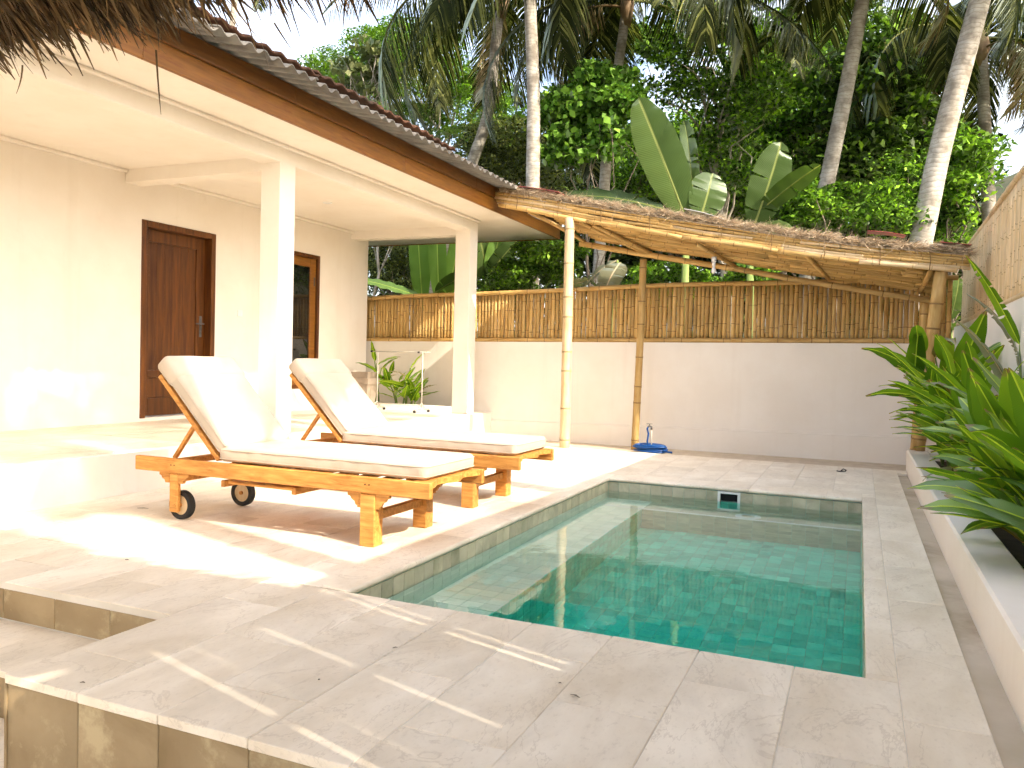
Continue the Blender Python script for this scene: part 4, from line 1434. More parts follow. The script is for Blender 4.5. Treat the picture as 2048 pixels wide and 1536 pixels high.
# small black cable clip and fallen twigs on the deck
cb = MB(); cp = at(1684, 944, z=0)
cb.tube([(-.05, 0, .008), (-.02, -.02, .008), (.03, -.015, .012), (.04, .01, .02), (.01, .02, .03), (-.01, .02, .012), (.02, .0, .01)], .006, 6)
o = cb.build('black_strap', M['rubber'], None, True, cp); tag(o, 'small curled black strap lying on the back edge of the deck', 'strap')
for (u, v, a, L, lab) in ((286, 1017, .3, .13, 'thin brown twig on the sunlit deck beside the lounger wheel'),
                          (790, 1296, .7, .03, 'tiny dark leaf scrap on the deck in front of the pool corner'),
                          (1150, 1393, -.3, .06, 'thin curved stalk lying on the paving in front of the pool'),
                          (254, 1120, .1, .04, 'small dry leaf at the edge of the sunlit deck patch'),
                          (1120, 1367, 0.1, .018, 'short dark splinter on the paving before the pool'),
                          (165, 1366, .2, .03, 'small curled leaf near the front corner of the platform'),
                          (638, 1360, .4, .012, 'dark seed on the front paving among the light streaks')):
    p = at(u, v, z=.004)
    pts = [(-L / 2 * math.cos(a), -L / 2 * math.sin(a), .002), (0, .12 * L, .005), (L / 2 * math.cos(a), L / 2 * math.sin(a), .003)]
    o = MB().tube(pts, [.002, .004, .0015], 5).build('fallen_twig', M['darkbark'], None, True, p); o.scale = (.6, .6, .6); tag(o, lab, 'twig')

# ------------------------------------------------------------------ foliage builders
def leaf_cloud(C, size, flat=.6, aspect=.5, fold=.25):
    """rhombic folded leaves at points C (n,3); flat: how far normals lean upwards"""
    n = len(C)
    nr = RNG.normal(size=(n, 3)); nr[:, 2] = np.abs(nr[:, 2]) + flat * 1.6
    nr /= np.linalg.norm(nr, axis=1, keepdims=True)
    t = np.cross(nr, RNG.normal(size=(n, 3))); t /= np.linalg.norm(t, axis=1, keepdims=True)
    t[:, 2] -= .35; t /= np.linalg.norm(t, axis=1, keepdims=True)
    s = np.cross(nr, t); s /= np.linalg.norm(s, axis=1, keepdims=True)
    L = size * RNG.uniform(.6, 1.25, n)[:, None]
    V = np.zeros((n, 4, 3))
    V[:, 0] = C - t * L * .5
    V[:, 1] = C - s * L * aspect * .5 + nr * L * fold * .25
    V[:, 2] = C + t * L * .5 - nr * L * .12
    V[:, 3] = C + s * L * aspect * .5 + nr * L * fold * .25
    F = np.arange(n * 4).reshape(n, 4)
    return V.reshape(-1, 3), F


def limb(mb_, a, b, r0, r1, n=6, wob=.06, seg=5):
    a = Vector(a); b = Vector(b); L = (b - a).length
    pts = []
    for i in range(seg + 1):
        f_ = i / seg
        p = a.lerp(b, f_)
        if 0 < i < seg: p += Vector((random.uniform(-1, 1), random.uniform(-1, 1), random.uniform(-.5, 1))) * wob * L
        pts.append(p)
    mb_.tube(pts, [r0 + (r1 - r0) * i / seg for i in range(seg + 1)], n, False)
    return pts


def tree(name, label, Y, ells, base_u, leaf, lsize, per, cr, trunk_r=.10, bark='darkbark', depth=1.3, group=None, fork=None, flat=.6, aspect=.5, zbase=-.4, cat='tree', limbs=True, squash=.55, dense=1.0, nlimb=12):
    """crown as clumps of leaves round limb ends; ells: (u, v, ru, rv, clumps) where the photograph shows foliage"""
    b = at(base_u, 800, y=Y); base = Vector((b.x, Y, zbase))
    root = empty(name, base, label, cat, group)
    cl = []
    for (u, v, ru, rv, k) in ells:
        for _ in range(k):
            while True:
                a, c = random.uniform(-1, 1), random.uniform(-1, 1)
                if a * a + c * c <= 1: break
            cl.append(at(u + a * ru, v + c * rv, y=Y + random.uniform(-depth, depth)))
    V = []; 
    for c in cl:
        n_ = int(per * random.uniform(.7, 1.3) * dense)
        d = RNG.normal(size=(n_, 3)); d /= np.linalg.norm(d, axis=1, keepdims=True)
        r_ = RNG.uniform(0, 1, n_) ** .45
        k_ = random.uniform(.5, 1.35)
        V.append(np.array(c) + d * r_[:, None] * cr * k_ * np.array([random.uniform(.8, 1.4), 1, squash * random.uniform(.6, 1.2)]) + np.array([0, 0, -.15]) * (r_ ** 2)[:, None] * cr)
    P = np.concatenate(V) - np.array(base)
    LV, LF = leaf_cloud(P, lsize, flat, aspect)
    link('crown', npmesh('crown', LV, LF, LEAF[leaf]), root)
    tm = MB()
    top = sum((Vector(c) for c in cl), Vector()) / len(cl)
    if fork is None: fk = base.lerp(top, .72)
    else: fk = at(fork[0], fork[1], y=Y)
    trunk_pts = limb(tm, base, fk, trunk_r, trunk_r * .62, 9, .02, 8)
    if limbs:
        for c in cl[::max(1, len(cl) // nlimb)]:
            j = random.randrange(len(trunk_pts) // 2, len(trunk_pts))
            limb(tm, trunk_pts[j], c, trunk_r * .30, .010, 5, .09, 6)
    o_ = tm.build('trunk', M[bark], root, True)
    o_.location = -base
    return root


# ------------------------------------------------------------------ palms
def frond_mesh(L, droop, seed, mat, nl=46, ll=.62, hang=.55):
    rs = np.random.default_rng(seed)
    k = 14
    ts = np.linspace(0, 1, k)
    # rachis in the xz plane: leaves the crown, then droops
    ang = .55 - droop * ts ** 1.3
    pts = [np.zeros(3)]
    for i in range(k - 1): pts.append(pts[-1] + np.array([math.cos(ang[i]), .0, math.sin(ang[i])]) * L / (k - 1))
    pts = np.array(pts); pts[:, 1] += .06 * L * np.sin(ts * 3) * rs.uniform(-1, 1)
    mb_ = MB().tube([tuple(p) for p in pts], [.028 * (1 - .85 * t_) for t_ in ts], 5, False)
    V = [np.array(mb_.v)]; F = [np.array(mb_.f)]
    nv = len(mb_.v)
    for sd_ in (-1, 1):
        for i in range(nl):
            t_ = .16 + .84 * (i + rs.uniform(-.3, .3)) / nl
            t_ = min(max(t_, 0), 1)
            j = min(int(t_ * (k - 1)), k - 2); f_ = t_ * (k - 1) - j
            p = pts[j] * (1 - f_) + pts[j + 1] * f_
            tg = pts[j + 1] - pts[j]; tg /= np.linalg.norm(tg)
            l_ = ll * (math.sin(math.pi * min(1, .18 + .80 * t_)) ** .7 + .12) * rs.uniform(.85, 1.1)
            out_ = np.array([0, sd_, 0.]) * .75 + tg * .65 + np.array([0, 0, .12])
            out_ /= np.linalg.norm(out_)
            dn = np.array([0, 0, -1.])
            w_ = .025 * rs.uniform(.8, 1.2)
            q = [p]
            for s_ in (.35, .7, 1.0):
                q.append(p + out_ * l_ * s_ * (1 - .25 * hang * s_) + dn * l_ * hang * s_ ** 1.6 * rs.uniform(.85, 1.15))
            nrm_ = np.cross(out_, dn); nrm_ /= np.linalg.norm(nrm_) + 1e-9
            wd = np.cross(nrm_, out_) * .6 + tg * .8; wd /= np.linalg.norm(wd)
            ws = (w_ * .6, w_, w_ * .8, .002)
            vv = []
            for c_, w2 in zip(q, ws): vv += [c_ - wd * w2, c_ + wd * w2]
            V.append(np.array(vv)); F.append(np.array([[0, 1, 3, 2], [2, 3, 5, 4], [4, 5, 7, 6]]) + nv); nv += 8
    return npmesh('frond', np.concatenate(V), np.concatenate(F), mat)


FR = [frond_mesh(3.3, d_, 30 + i, LEAF['palm'], 62, .66, h_) for i, (d_, h_) in enumerate(((1.5, .7), (1.9, .85), (2.3, .95), (2.7, 1.0), (1.1, .6)))]
FRD = [frond_mesh(2.8, 3.0, 60, LEAF['palmdry'], 40, .5, 1.0)]


def palm(label, path, Y, r, crown=None, nf=0, seed=1, dead=2, scale=1.0, tilt=0.0):
    """path: pixels of the trunk from low to high at depth Y"""
    pts = [at(u, v, y=Y) for u, v in path]
    d0 = (pts[1] - pts[0]); t_ = (pts[0].z + .4) / d0.z
    base = pts[0] - d0 * t_; base.z = -.4
    d1 = pts[-1] - pts[-2]
    top = at(*crown, y=Y) if crown else pts[-1] + d1.normalized() * 2.5
    root = empty('palm_tree', base, label, 'palm tree', 'tall coconut palms behind the wall')
    allp = [base] + pts + ([top] if crown is not None or True else [])
    # smooth resample
    dense_ = []
    for i in range(len(allp) - 1):
        p0 = allp[max(i - 1, 0)]; p1 = allp[i]; p2 = allp[i + 1]; p3 = allp[min(i + 2, len(allp) - 1)]
        for q in range(8):
            s_ = q / 8
            dense_.append(.5 * ((2 * p1) + (p2 - p0) * s_ + (2 * p0 - 5 * p1 + 4 * p2 - p3) * s_ ** 2 + (3 * p1 - p0 - 3 * p2 + p3) * s_ ** 3))
    dense_.append(top)
    nn = len(dense_)
    rad = [r * (1.12 - .32 * i / nn) * 1.0 for i in range(nn)]
    o_ = MB().tube([p - base for p in dense_], rad, 12).build('trunk', M['palmbark'], root, True)
    rs = random.Random(seed)
    for i in range(nf):
        me = rs.choice(FR)
        a = 2 * math.pi * i / nf + rs.uniform(-.25, .25)
        f = link('frond', me, root)
        f.location = top - base + Vector((0, 0, rs.uniform(-.05, .25)))
        f.rotation_euler = (rs.uniform(-.25, .25), rs.uniform(-.15, .45) + (.25 if i % 3 == 0 else 0), a)
        k = scale * rs.uniform(.85, 1.15); f.scale = (k, k, k)
    for i in range(dead):
        f = link('dry_frond', FRD[0], root)
        f.location = top - base + Vector((0, 0, -.15))
        f.rotation_euler = (rs.uniform(-.3, .3), .5, rs.uniform(0, 6.28))
        k = scale * .8; f.scale = (k, k, k)
    # fibrous crown shaft
    if nf:
        MB().tube([Vector((0, 0, -.5)) + top - base, Vector((0, 0, -.1)) + top - base, Vector((0, 0, .35)) + top - base], [r * .8, r * 1.35, r * .5], 10).build('crown_shaft', M['deadleaf'], root, True)
    return root


palm('straight palm trunk rising beside the villa roof corner, crown out of view', [(1065, 420), (1067, 200), (1060, 0)], 12.6, .115, None, 13, 3, 1)
palm('leaning palm behind the villa roof with drooping fronds, left of the straight trunk', [(925, 380), (975, 230), (992, 80)], 15.5, .12, (1004, -10), 18, 8, 1, 1.3)
palm('palm with long hanging fronds above the heart-leaved tree', [(1207, 400), (1218, 250), (1240, 110)], 15.0, .105, (1254, 0), 18, 5, 1, 1.3)
palm('slender leaning palm trunk in front of the dense dark trees', [(1640, 430), (1690, 190), (1725, 0)], 14.5, .125, (1745, -90), 16, 12, 1, 1.1)
palm('thick leaning palm trunk nearest the bamboo screen', [(1842, 480), (1885, 280), (1960, 0)], 12.8, .15, None, 12, 9, 1)
palm('short palm at far right with yellowing fronds', [(1978, 420), (1968, 220)], 19.0, .13, (1962, 85), 17, 21, 3, 1.2)
palm('far pale palm trunk standing behind the thatch eave', [(463, 60), (470, 0)], 24.0, .12, None, 10, 4, 1)

for (cx_, cy_, cz_, sd_, lab) in ((2.3, 1.9, 8.5, 41, 'unseen coconut palm added outside the right edge, nearer, throwing broken shade on the veranda'),
                                  (2.9, 4.6, 8.9, 43, 'unseen coconut palm added outside the right edge, farther, throwing broken shade on the veranda')):
    b_ = Vector((cx_ + .8, cy_ - .3, -.4)); t_ = Vector((cx_, cy_, cz_))
    root = empty('palm_tree', b_, lab, 'palm tree', 'unseen coconut palms added outside the side screen')  # palms added out of view to dapple the veranda with shade
    MB().tube([(0, 0, 0), tuple((t_ - b_) * .5 + Vector((.15, 0, 0))), tuple(t_ - b_)], [.17, .13, .11], 12).build('trunk', M['palmbark'], root, True)
    rs = random.Random(sd_)
    for i in range(15):
        f = link('frond', rs.choice(FR), root)
        f.location = t_ - b_
        f.rotation_euler = (rs.uniform(-.25, .25), rs.uniform(-.3, .3), 2 * math.pi * i / 15 + rs.uniform(-.2, .2))

# ------------------------------------------------------------------ trees beyond the wall
GRP = 'trees beyond the garden wall'
tree('spreading_tree', 'broad spreading tree with feathery bright leaves and pale forked limbs, behind the villa roof', 23,
     [(800, 150, 170, 100, 46), (690, 190, 95, 70, 18), (930, 200, 90, 90, 20), (800, 75, 60, 35, 8), (1000, 230, 60, 70, 10)], 900, 'feather', .16, 330, .8, .19, 'bark', 1.8, GRP, (880, 330), 1.1, .42, nlimb=22, squash=.36)
tree('young_teak_tree', 'thin young tree with big pale round leaves above the villa roof ridge', 15,
     [(728, 130, 40, 55, 11), (762, 110, 25, 55, 8), (700, 150, 25, 30, 4)], 748, 'pale', .20, 26, .30, .032, 'bark', .3, GRP, (755, 240), .2, .75)
tree('olive_tree', 'small leaved olive green tree between the two left palm trunks', 18,
     [(1010, 290, 70, 70, 24), (1090, 330, 60, 60, 16), (960, 330, 50, 40, 8)], 1010, 'olive', .10, 330, .55, .07, 'bark', 1.0, GRP)
tree('heart_leaf_tree', 'young tree with large heart shaped leaves, right of the straight palm trunk', 13.4,
     [(1185, 190, 75, 65, 20), (1130, 230, 45, 35, 8), (1240, 170, 40, 40, 7), (1180, 270, 60, 40, 10), (1120, 300, 30, 40, 4)], 1190, 'heart', .135, 130, .36, .04, 'darkbark', .5, GRP, None, .25, .8, nlimb=7)
tree('pale_bark_tree', 'slender tree with pale forked branches and sparse olive leaves, right of the big banana leaf', 16.5,
     [(1430, 90, 90, 90, 20), (1350, 130, 60, 70, 10), (1500, 190, 60, 60, 12), (1450, 20, 120, 40, 12), (1440, 230, 90, 70, 14), (1470, 330, 60, 50, 8)], 1452, 'rain', .12, 170, .5, .095, 'bark', .8, GRP, (1442, 220), .4, nlimb=14)
tree('mid_green_tree', 'tall bushy tree with mid green leaves in the middle of the right hand wood', 21,
     [(1560, 170, 130, 120, 46), (1520, 300, 110, 90, 26), (1540, 90, 50, 50, 6)], 1560, 'rain', .18, 260, .75, .16, 'darkbark', 1.6, GRP)
tree('dense_dark_tree', 'dense dark tree with glossy leaves behind the slender leaning palm', 19,
     [(1760, 170, 100, 150, 40), (1780, 330, 100, 90, 26), (1690, 330, 60, 80, 14)], 1760, 'dark', .20, 230, .7, .17, 'darkbark', 1.4, GRP)
tree('upper_canopy_tree', 'tall tree whose crown leaves the top of the picture beside the slender palm', 24,
     [(1700, 40, 60, 50, 9), (1860, 110, 50, 60, 7), (1290, 60, 60, 50, 8)], 1690, 'dark', .2, 240, .8, .2, 'darkbark', 1.5, GRP)
tree('thicket_tree', 'olive tree with fine leaves behind the large banana leaves', 19.5,
     [(1370, 320, 90, 90, 30), (1460, 390, 80, 60, 16), (1280, 330, 60, 80, 14)], 1370, 'rain', .13, 250, .65, .10, 'darkbark', 1.2, GRP)
tree('small_leaf_shrub', 'fine leaved green shrub behind the shelter roof at right', 13.2,
     [(1680, 420, 130, 50, 22), (1790, 380, 50, 70, 12), (1600, 400, 40, 60, 8), (1560, 440, 60, 40, 8)], 1690, 'rain', .095, 210, .34, .05, 'darkbark', .6, 'shrubs behind the wall', cat='shrub')
tree('corner_shrub', 'dark green shrub between the thick palm trunk and the bamboo screen', 14.5,
     [(1890, 420, 55, 75, 18), (1920, 330, 50, 60, 12)], 1900, 'rain', .12, 200, .42, .05, 'darkbark', .6, 'shrubs behind the wall', cat='shrub')
tree('feathery_bush', 'bright feathery bush above the fence between column and bamboo post', 12.0,
     [(1060, 530, 60, 45, 16), (1110, 510, 40, 45, 10), (1010, 550, 40, 30, 6)], 1060, 'bright', .085, 260, .26, .03, 'greenstem', .5, 'shrubs behind the wall', cat='shrub', zbase=-.4)
tree('ferny_bush', 'dark ferny bush seen under the shelter roof above the fence', 12.4,
     [(1330, 560, 80, 40, 14), (1440, 560, 70, 30, 10), (1520, 555, 60, 25, 6)], 1360, 'rain', .09, 220, .30, .04, 'greenstem', .6, 'shrubs behind the wall', cat='shrub')
tree('shaded_hedge', 'dark small leaved hedge seen through the veranda end opening', 16.5,
     [(790, 520, 70, 50, 26), (860, 560, 60, 40, 14)], 800, 'olive', .09, 300, .36, .05, 'darkbark', .7, 'shrubs behind the wall', cat='shrub')
# far wood as one mass
pts = []
for _ in range(520):
    u, v = random.uniform(960, 1930), random.uniform(260, 640)
    c = at(u, v, y=random.uniform(25, 31)); n_ = 90
    d = RNG.normal(size=(n_, 3)); d /= np.linalg.norm(d, axis=1, keepdims=True)
    pts.append(np.array(c) + d * (RNG.uniform(0, 1, n_) ** .45)[:, None] * np.array([1.1, 1.1, .7]))
for _ in range(120):
    u, v = random.uniform(560, 1000), random.uniform(330, 640)
    c = at(u, v, y=random.uniform(25, 30)); n_ = 90
    d = RNG.normal(size=(n_, 3)); d /= np.linalg.norm(d, axis=1, keepdims=True)
    pts.append(np.array(c) + d * (RNG.uniform(0, 1, n_) ** .45)[:, None] * np.array([1.1, 1.1, .7]))
V, F = leaf_cloud(np.concatenate(pts), .34, .6, .5)
o = link('far_wood', npmesh('far_wood', V, F, LEAF['mass'])); tag(o, 'distant wood closing the view behind the garden trees', 'wood', kind='stuff')
# hill at the right with scrub
nh = 40
hv = []; hf = []
for i in range(nh + 1):
    for j in range(14):
        X = -60 + 160 * i / nh; Yh = 34 + 60 * j / 13
        s_ = 1 / (1 + math.exp(-(X - 4.5) / 4.0))
        z_ = -.4 + (j / 13) ** .75 * (5 + 15 * s_) + (s_ * 3.0 * min(1, j / 3)) + .6 * math.sin(X * .5 + j)
        hv.append((X, Yh, z_))
for i in range(nh):
    for j in range(13):
        a = i * 14 + j; hf.append((a, a + 14, a + 15, a + 1))
hill = MB().add(hv, hf).build('hill', M['ground'], None, True); tag(hill, kind='structure')
pts = []
for _ in range(900):
    X = random.uniform(2, 34); j = random.uniform(.3, 9)
    i = (X + 60) / 160 * nh; a = int(i) * 14 + int(j)
    z_ = hv[a][2]
    n_ = 60
    d = RNG.normal(size=(n_, 3)); d /= np.linalg.norm(d, axis=1, keepdims=True)
    pts.append(np.array([X, 34 + 60 * j / 13, z_ + .4]) + d * (RNG.uniform(0, 1, n_) ** .45)[:, None] * np.array([1.2, 1.2, .8]))
V, F = leaf_cloud(np.concatenate(pts), .38, .8, .5)
o = link('hill_scrub', npmesh('hill_scrub', V, F, LEAF['bright'])); tag(o, 'sunlit scrub covering the hillside at far right', 'scrub', kind='stuff')


# ------------------------------------------------------------------ broad leaves: banana, ginger
def blade_mesh(name, L, W, mat, droop=.5, fold=.35, seed=1, tears=0, nl=16, curl=0.0, tipw=.0, blunt=False):
    """leaf along +x with a petiole at the origin, normal +z, drooping tip"""
    rs = random.Random(seed)
    V = []; UV = []; F = []
    ns = 2
    prof = lambda t_: (math.sin(math.pi * min(1, t_ ** .62 * .98 + .01)) ** .75) * (1 - tipw * t_)
    if blunt: prof = lambda t_: (max(0, 1 - abs(2 * t_ - 1) ** 3.2)) ** .55 * (.72 + .28 * math.sin(math.pi * t_))
    ang = .0
    p = np.zeros(3)
    cs = []
    for i in range(nl + 1):
        t_ = i / nl
        a = -droop * t_ ** 1.4
        cs.append((p.copy(), a))
        p = p + np.array([math.cos(a), 0, math.sin(a)]) * L / nl
    cut_ = {}
    for sd_ in (0, 1):
        cut_[sd_] = sorted(rs.sample(range(2, nl - 1), tears)) if tears else []
    for sd_, sg in ((0, -1), (1, 1)):
        start = len(V)
        rows_ = []
        for i in range(nl + 1):
            t_ = i / nl
            c, a = cs[i]
            w_ = W / 2 * max(prof(t_), .012)
            nrm = np.array([-math.sin(a), 0, math.cos(a)])
            row = []
            for q in range(ns + 1):
                f_ = q / ns
                wave = .03 * W * math.sin(i * 1.7 + sd_ * 2 + seed) * f_
                z_ = fold * w_ * (f_ - .9 * f_ * f_ * (1 + curl)) 
                pt = c + np.array([0, sg, 0]) * w_ * f_ * (1 - .08 * f_) + nrm * (z_ + wave) + np.array([1, 0, 0]) * .10 * w_ * f_
                row.append(len(V)); V.append(pt); UV.append((.5 + sg * .5 * f_ * max(prof(t_), .05) , t_))
            rows_.append(row)
        for i in range(nl):
            r0, r1 = rows_[i], rows_[i + 1]
            if i in cut_[sd_]:
                # torn: duplicate the lower row so that the strip hangs apart
                nr_ = [r1[0]]
                for q in range(1, ns + 1):
                    pt = V[r1[q]] + np.array([-.02 * L / nl * nl * .04, 0, -.05 * W * q / ns * rs.uniform(.5, 2)])
                    pt = pt - np.array([L / nl * .35, 0, 0])
                    nr_.append(len(V)); V.append(pt); UV.append(UV[r1[q]])
                r1 = nr_
            for q in range(ns):
                f = [r0[q], r1[q], r1[q + 1], r0[q + 1]]
                F.append(f if sg < 0 else f[::-1])
    # midrib
    mb_ = MB().tube([tuple(c[0] - np.array([0, 0, .004])) for c in cs], [.018 * W * 2 * (1 - .85 * i / nl) for i in range(nl + 1)], 5, False)
    n0 = len(V)
    for q in mb_.v: V.append(np.array(q)); UV.append((.5, .5))
    for f in mb_.f: F.append([a + n0 for a in f])
    return npmesh(name, np.array(V), np.array(F), mat, True, None, np.array(UV))


def orient(o, base, tip, roll=0.0, length=None, up=(0, 0, 1), wide=1.0):
    """place leaf o (along +x) from base towards tip"""
    base = Vector(base); d = (Vector(tip) - base); L = d.length; d.normalize()
    s = Vector(up).cross(d)
    if s.length < 1e-3: s = Vector((0, 1, 0))
    s.normalize(); n_ = d.cross(s)
    R = Matrix(((d.x, s.x, n_.x), (d.y, s.y, n_.y), (d.z, s.z, n_.z)))
    R = R @ Matrix.Rotation(roll, 3, 'X')
    k = L / length if length else 1
    Mx = R.to_4x4()
    for i in range(3):
        for j in range(3): Mx[i][j] *= k * (wide if j == 1 else 1)
    Mx.translation = base
    o.matrix_local = Mx


BAN = [blade_mesh('banana_leaf', 1, .33, LEAF['banana'], .25, .3, 3, 0, 22, blunt=True), blade_mesh('banana_leaf', 1, .33, LEAF['banana'], .5, .3, 6, 2, 20, blunt=True),
       blade_mesh('banana_leaf', 1, .36, LEAF['banana'], .9, .25, 8, 4, 20, blunt=True)]
BAN.append(blade_mesh('banana_leaf', 1, .33, LEAF['banana_lit'], .25, .3, 13, 0, 22, blunt=True))
BAND = blade_mesh('wilted_leaf', 1, .42, LEAF['banana_dry'], .9, .2, 4, 6, 20)


def banana(label, base, leaves, stem_top, r=.09):
    base = Vector(base)
    root = empty('banana_plant', base, label, 'banana plant', 'banana plants behind the wall')
    MB().tube([(0, 0, 0), tuple((Vector(stem_top) - base) * .5), tuple(Vector(stem_top) - base)], [r, r * .85, r * .5], 10).build('stem', M['greenstem'], root, True)
    for (b, t_, kind, roll, wd) in leaves:
        me = BAND if kind == 9 else BAN[kind]
        o_ = link('leaf', me, root)
        dz_ = (Vector(t_) - Vector(b)).normalized().z
        if abs(dz_) > .65: orient(o_, Vector(b) - base, Vector(t_) - base, .25 + .12 * roll, .97, (0, -1, 0), wd)
        else: orient(o_, Vector(b) - base, Vector(t_) - base, roll, .97, wide=wd)
        # leaf stalk down to the stem
        MB().tube([tuple(Vector(b) - base), tuple((Vector(b) - base).lerp(Vector(stem_top) - base, .5) - Vector((0, 0, .03))), tuple(Vector(stem_top) - base)], [.018, .022, .03], 6).build('leaf_stalk', M['greenstem'], root, True)
    return root


def ap(u, v, Y): return at(u, v, y=Y)


Yb = 11.3
banana('banana plant with one huge upright leaf above the shelter roof', at(1360, 900, y=Yb).xy.to_3d() + Vector((0, 0, -.4)),
       [(ap(1372, 440, Yb), ap(1278, 188, Yb + .1), 0, .2, 1.0), (ap(1400, 440, Yb), ap(1432, 335, Yb + .3), 1, 1.1, 2.0),
        (ap(1330, 420, Yb - .1), ap(1090, 352, Yb + .2), 1, -.5, .9), (ap(1390, 440, Yb + .5), ap(1372, 180, Yb + .8), 2, .2, .35)], ap(1372, 500, Yb))
Yb = 11.6
banana('banana plant with two broad folded leaves, right of the huge leaf', at(1500, 900, y=Yb).xy.to_3d() + Vector((0, 0, -.4)),
       [(ap(1505, 460, Yb), ap(1572, 278, Yb), 1, 1.0, 1.35), (ap(1510, 430, Yb + .1), ap(1640, 320, Yb - .2), 1, -.9, .9), (ap(1490, 450, Yb + .3), ap(1400, 470, Yb - .4), 2, .3, 1.0),
        (ap(1500, 470, Yb - .1), ap(1570, 440, Yb - .4), 2, 1.2, 1.2)], ap(1500, 520, Yb))
Yb = 13.6
banana('banana plant with tall pale leaves seen through the veranda end', at(850, 900, y=Yb).xy.to_3d() + Vector((0, 0, -.4)),
       [(ap(846, 620, Yb), ap(832, 430, Yb + .1), 3, 1.45, .68), (ap(878, 610, Yb), ap(872, 420, Yb - .1), 3, 1.7, .62), (ap(895, 600, Yb + .3), ap(925, 440, Yb + .2), 3, 1.3, .7),
        (ap(855, 600, Yb - .2), ap(715, 545, Yb - .6), 3, -.5, .7), (ap(870, 585, Yb - .2), ap(940, 540, Yb - .5), 1, -.9, 1.0)], ap(862, 640, Yb))
Yb = 12.6
banana('banana plant with dark leaves between the far column and bamboo post', at(985, 900, y=Yb).xy.to_3d() + Vector((0, 0, -.4)),
       [(ap(972, 605, Yb), ap(1002, 450, Yb + .1), 3, 1.3, .8), (ap(985, 590, Yb), ap(950, 430, Yb), 1, 1.5, 1.2), (ap(970, 560, Yb - .1), ap(1035, 470, Yb - .3), 2, -.3, 1.0)], ap(980, 640, Yb))
Yb = 11.2
banana('wilted banana plant with grey torn leaves behind the sunlit bamboo post', at(1170, 900, y=Yb).xy.to_3d() + Vector((0, 0, -.4)),
       [(ap(1235, 520, Yb), ap(1130, 575, Yb - .2), 9, -.4, 1.0), (ap(1240, 525, Yb - .1), ap(1195, 585, Yb - .5), 9, .5, 1.6), (ap(1180, 560, Yb), ap(1100, 575, Yb + .1), 9, .4, 1.0)], ap(1230, 600, Yb))
banana('banana plant glimpsed in the gap beside the bamboo screen', at(1915, 900, y=12.5).xy.to_3d() + Vector((0, 0, -.4)),
       [(ap(1900, 640, 12.5), ap(1925, 560, 12.3), 1, 1.2, 1.4), (ap(1900, 660, 12.5), ap(1935, 640, 12.2), 1, -.4, 1.4)], ap(1905, 700, 12.5))

GIN = [blade_mesh('ginger_leaf', 1, .32, LEAF['ginger'], dr, .45, 20 + i, 0, 12, .1, .1) for i, dr in enumerate((.15, .35, .6, .95))]

GIND = [blade_mesh('dry_ginger_leaf', 1, .22, LEAF['ginger_dry'], dr, .9, 50 + i, 2, 12, .5, .1) for i, dr in enumerate((.8, 1.5))]


def ginger(label, base, n, h, L, lean, spread, group, seed, toward=None):
    """clump of cane stems with long leaves; lean: main direction (x, y) the stems and leaves take"""
    rs = random.Random(seed)
    base = Vector(base)
    root = empty('ginger_plant', base, label, 'plant', group)
    k = 0
    for s in range(max(1, n // 4)):
        a = rs.uniform(-.6, .6)
        ln = Vector((lean[0], lean[1], 0)) + Vector((rs.uniform(-.4, .4), rs.uniform(-.5, .5), 0)) * spread
        hh = h * rs.uniform(.65, 1.05)
        b0 = Vector((rs.uniform(-.07, .07), rs.uniform(-.1, .1), 0))
        b1 = b0 + Vector((ln.x * hh * .22, ln.y * hh * .22, hh * .6)); b2 = b0 + Vector((ln.x * hh * .5, ln.y * hh * .5, hh))
        MB().tube([tuple(b0), tuple(b1), tuple(b2)], [.012, .010, .006], 6, False).build('stem', M['greenstem'], root, True)
        for i in range(4 if k < n else 0):
            k += 1
            f_ = .35 + .65 * i / 3.2
            p = b0.lerp(b1, f_ / .6) if f_ < .6 else b1.lerp(b2, min(1, (f_ - .6) / .4))
            az = math.atan2(ln.y, ln.x) + (1 if i % 2 else -1) * rs.uniform(.2, 1.0) * spread
            el = rs.uniform(.25, .95) + (.25 if i == 3 else 0)
            l_ = L * rs.uniform(.75, 1.2)
            d = Vector((math.cos(az) * math.cos(el), math.sin(az) * math.cos(el), math.sin(el)))
            o_ = link('leaf', rs.choice(GIND) if rs.random() < .07 else rs.choice(GIN), root)
            orient(o_, p, p + d * l_, rs.uniform(-.7, .7), 1.0, wide=rs.uniform(.8, 1.25))
    return root


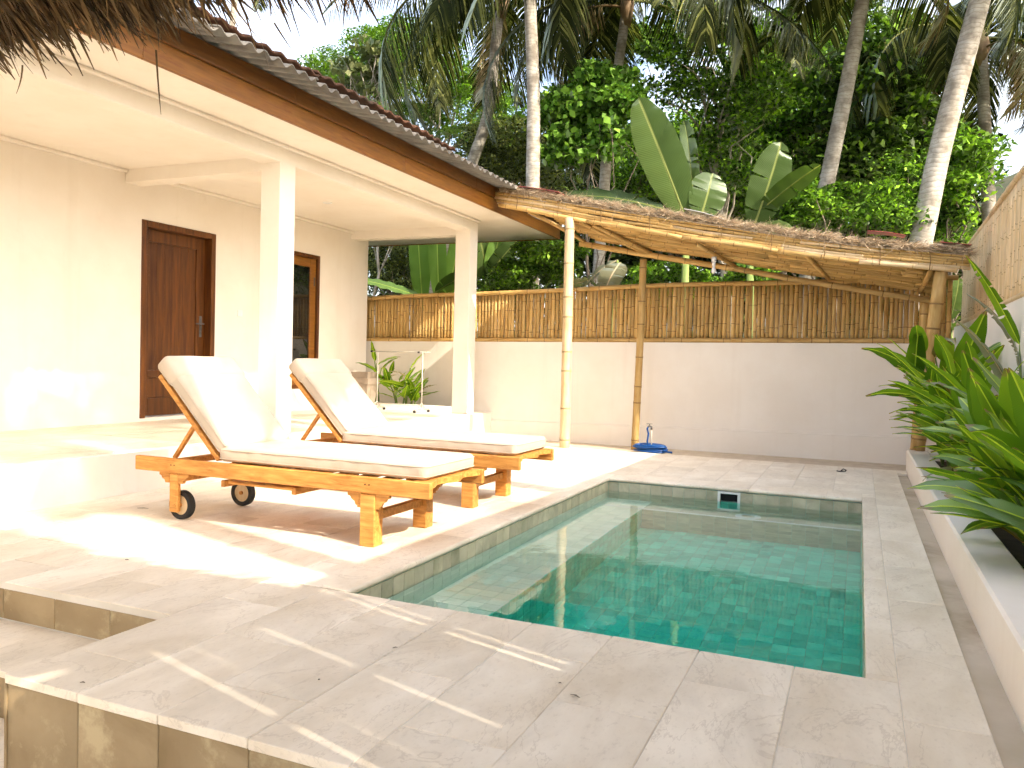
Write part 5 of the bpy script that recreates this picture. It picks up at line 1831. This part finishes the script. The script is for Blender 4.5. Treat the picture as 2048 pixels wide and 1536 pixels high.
places = ['beside the front paving', 'along the drain channel', 'halfway along the planter', 'towards the far end of the planter', 'next to the thick bamboo post']
ys_g = np.linspace(3.9, 9.15, 24)
for i, yv in enumerate(ys_g):
    f_ = (yv - 3.9) / 5.25
    h_ = .45 + .66 * f_ ** 1.1 + random.uniform(-.06, .08)
    L_ = .46 + .10 * random.random()
    lab = 'green ginger plant with long pointed leaves in the white planter, ' + ['first from the viewer', 'second from the viewer', 'third from the viewer', 'fourth from the viewer', 'fifth from the viewer', 'sixth from the viewer', 'seventh from the viewer', 'eighth from the viewer', 'ninth from the viewer', 'tenth from the viewer', 'eleventh from the viewer', 'twelfth from the viewer', 'twelfth from the wall', 'eleventh from the wall', 'tenth from the wall', 'ninth from the wall', 'eighth from the wall', 'seventh from the wall', 'sixth from the wall', 'fifth from the wall', 'fourth from the wall', 'third from the wall', 'second from the wall', 'nearest the back wall'][i]
    ginger(lab, (random.uniform(.80, .98), yv, .115), 12, h_, L_, (-.42, -.12), 1.15, 'ginger plants in the planter', 100 + i)
# taller plant with browned drooping leaves at the right edge
tall = empty('dry_leaf_plant', (1.02, 6.6, .115), 'tall plant with browned twisted leaves at the right edge before the screen', 'plant')
TL = Vector(tall.location)
DRY = blade_mesh('dry_leaf', 1, .12, LEAF['banana_dry'], .7, 1.2, 31, 5, 18, .6)
GRN = blade_mesh('half_dry_leaf', 1, .13, LEAF['ginger'], .4, .9, 33, 3, 16, .3)
for (u0, v0, u1, v1, Yv, me, roll) in ((2040, 690, 1950, 500, 7.4, GRN, .8), (2040, 830, 1960, 610, 7.2, DRY, .5), (2046, 720, 1975, 560, 7.6, DRY, -.4), (2040, 760, 2044, 660, 7.3, DRY, .2)):
    o_ = link('leaf', me, tall); orient(o_, at(u0, v0, y=Yv) - TL, at(u1, v1, y=Yv) - TL, roll, 1.0)
    MB().tube([tuple(at(u0, v0, y=Yv) - TL), tuple((at(u0, v0, y=Yv) - TL) * .5 + Vector((.03, 0, 0))), (0, 0, 0)], [.008, .010, .014], 6, False).build('stem', M['greenstem'], tall, True)
# plants in the bed at the end of the veranda
for i, (u, yv, h_, lab) in enumerate(((790, 10.0, .5, 'dark green ginger plant behind the garment rack, at its middle'), (825, 10.02, .42, 'dark green ginger plant behind the right upright of the garment rack'),
                                      (765, 9.98, .75, 'tall ginger plant behind the left upright of the garment rack'), (808, 10.03, .55, 'ginger plant with upright leaf behind the garment rack, between two others'))):
    b = at(u, 800, y=yv)
    ginger(lab, (b.x, yv, .33), 12, h_, .34, (.1, -.35), 1.6, 'plants behind the garment rack', 300 + i)
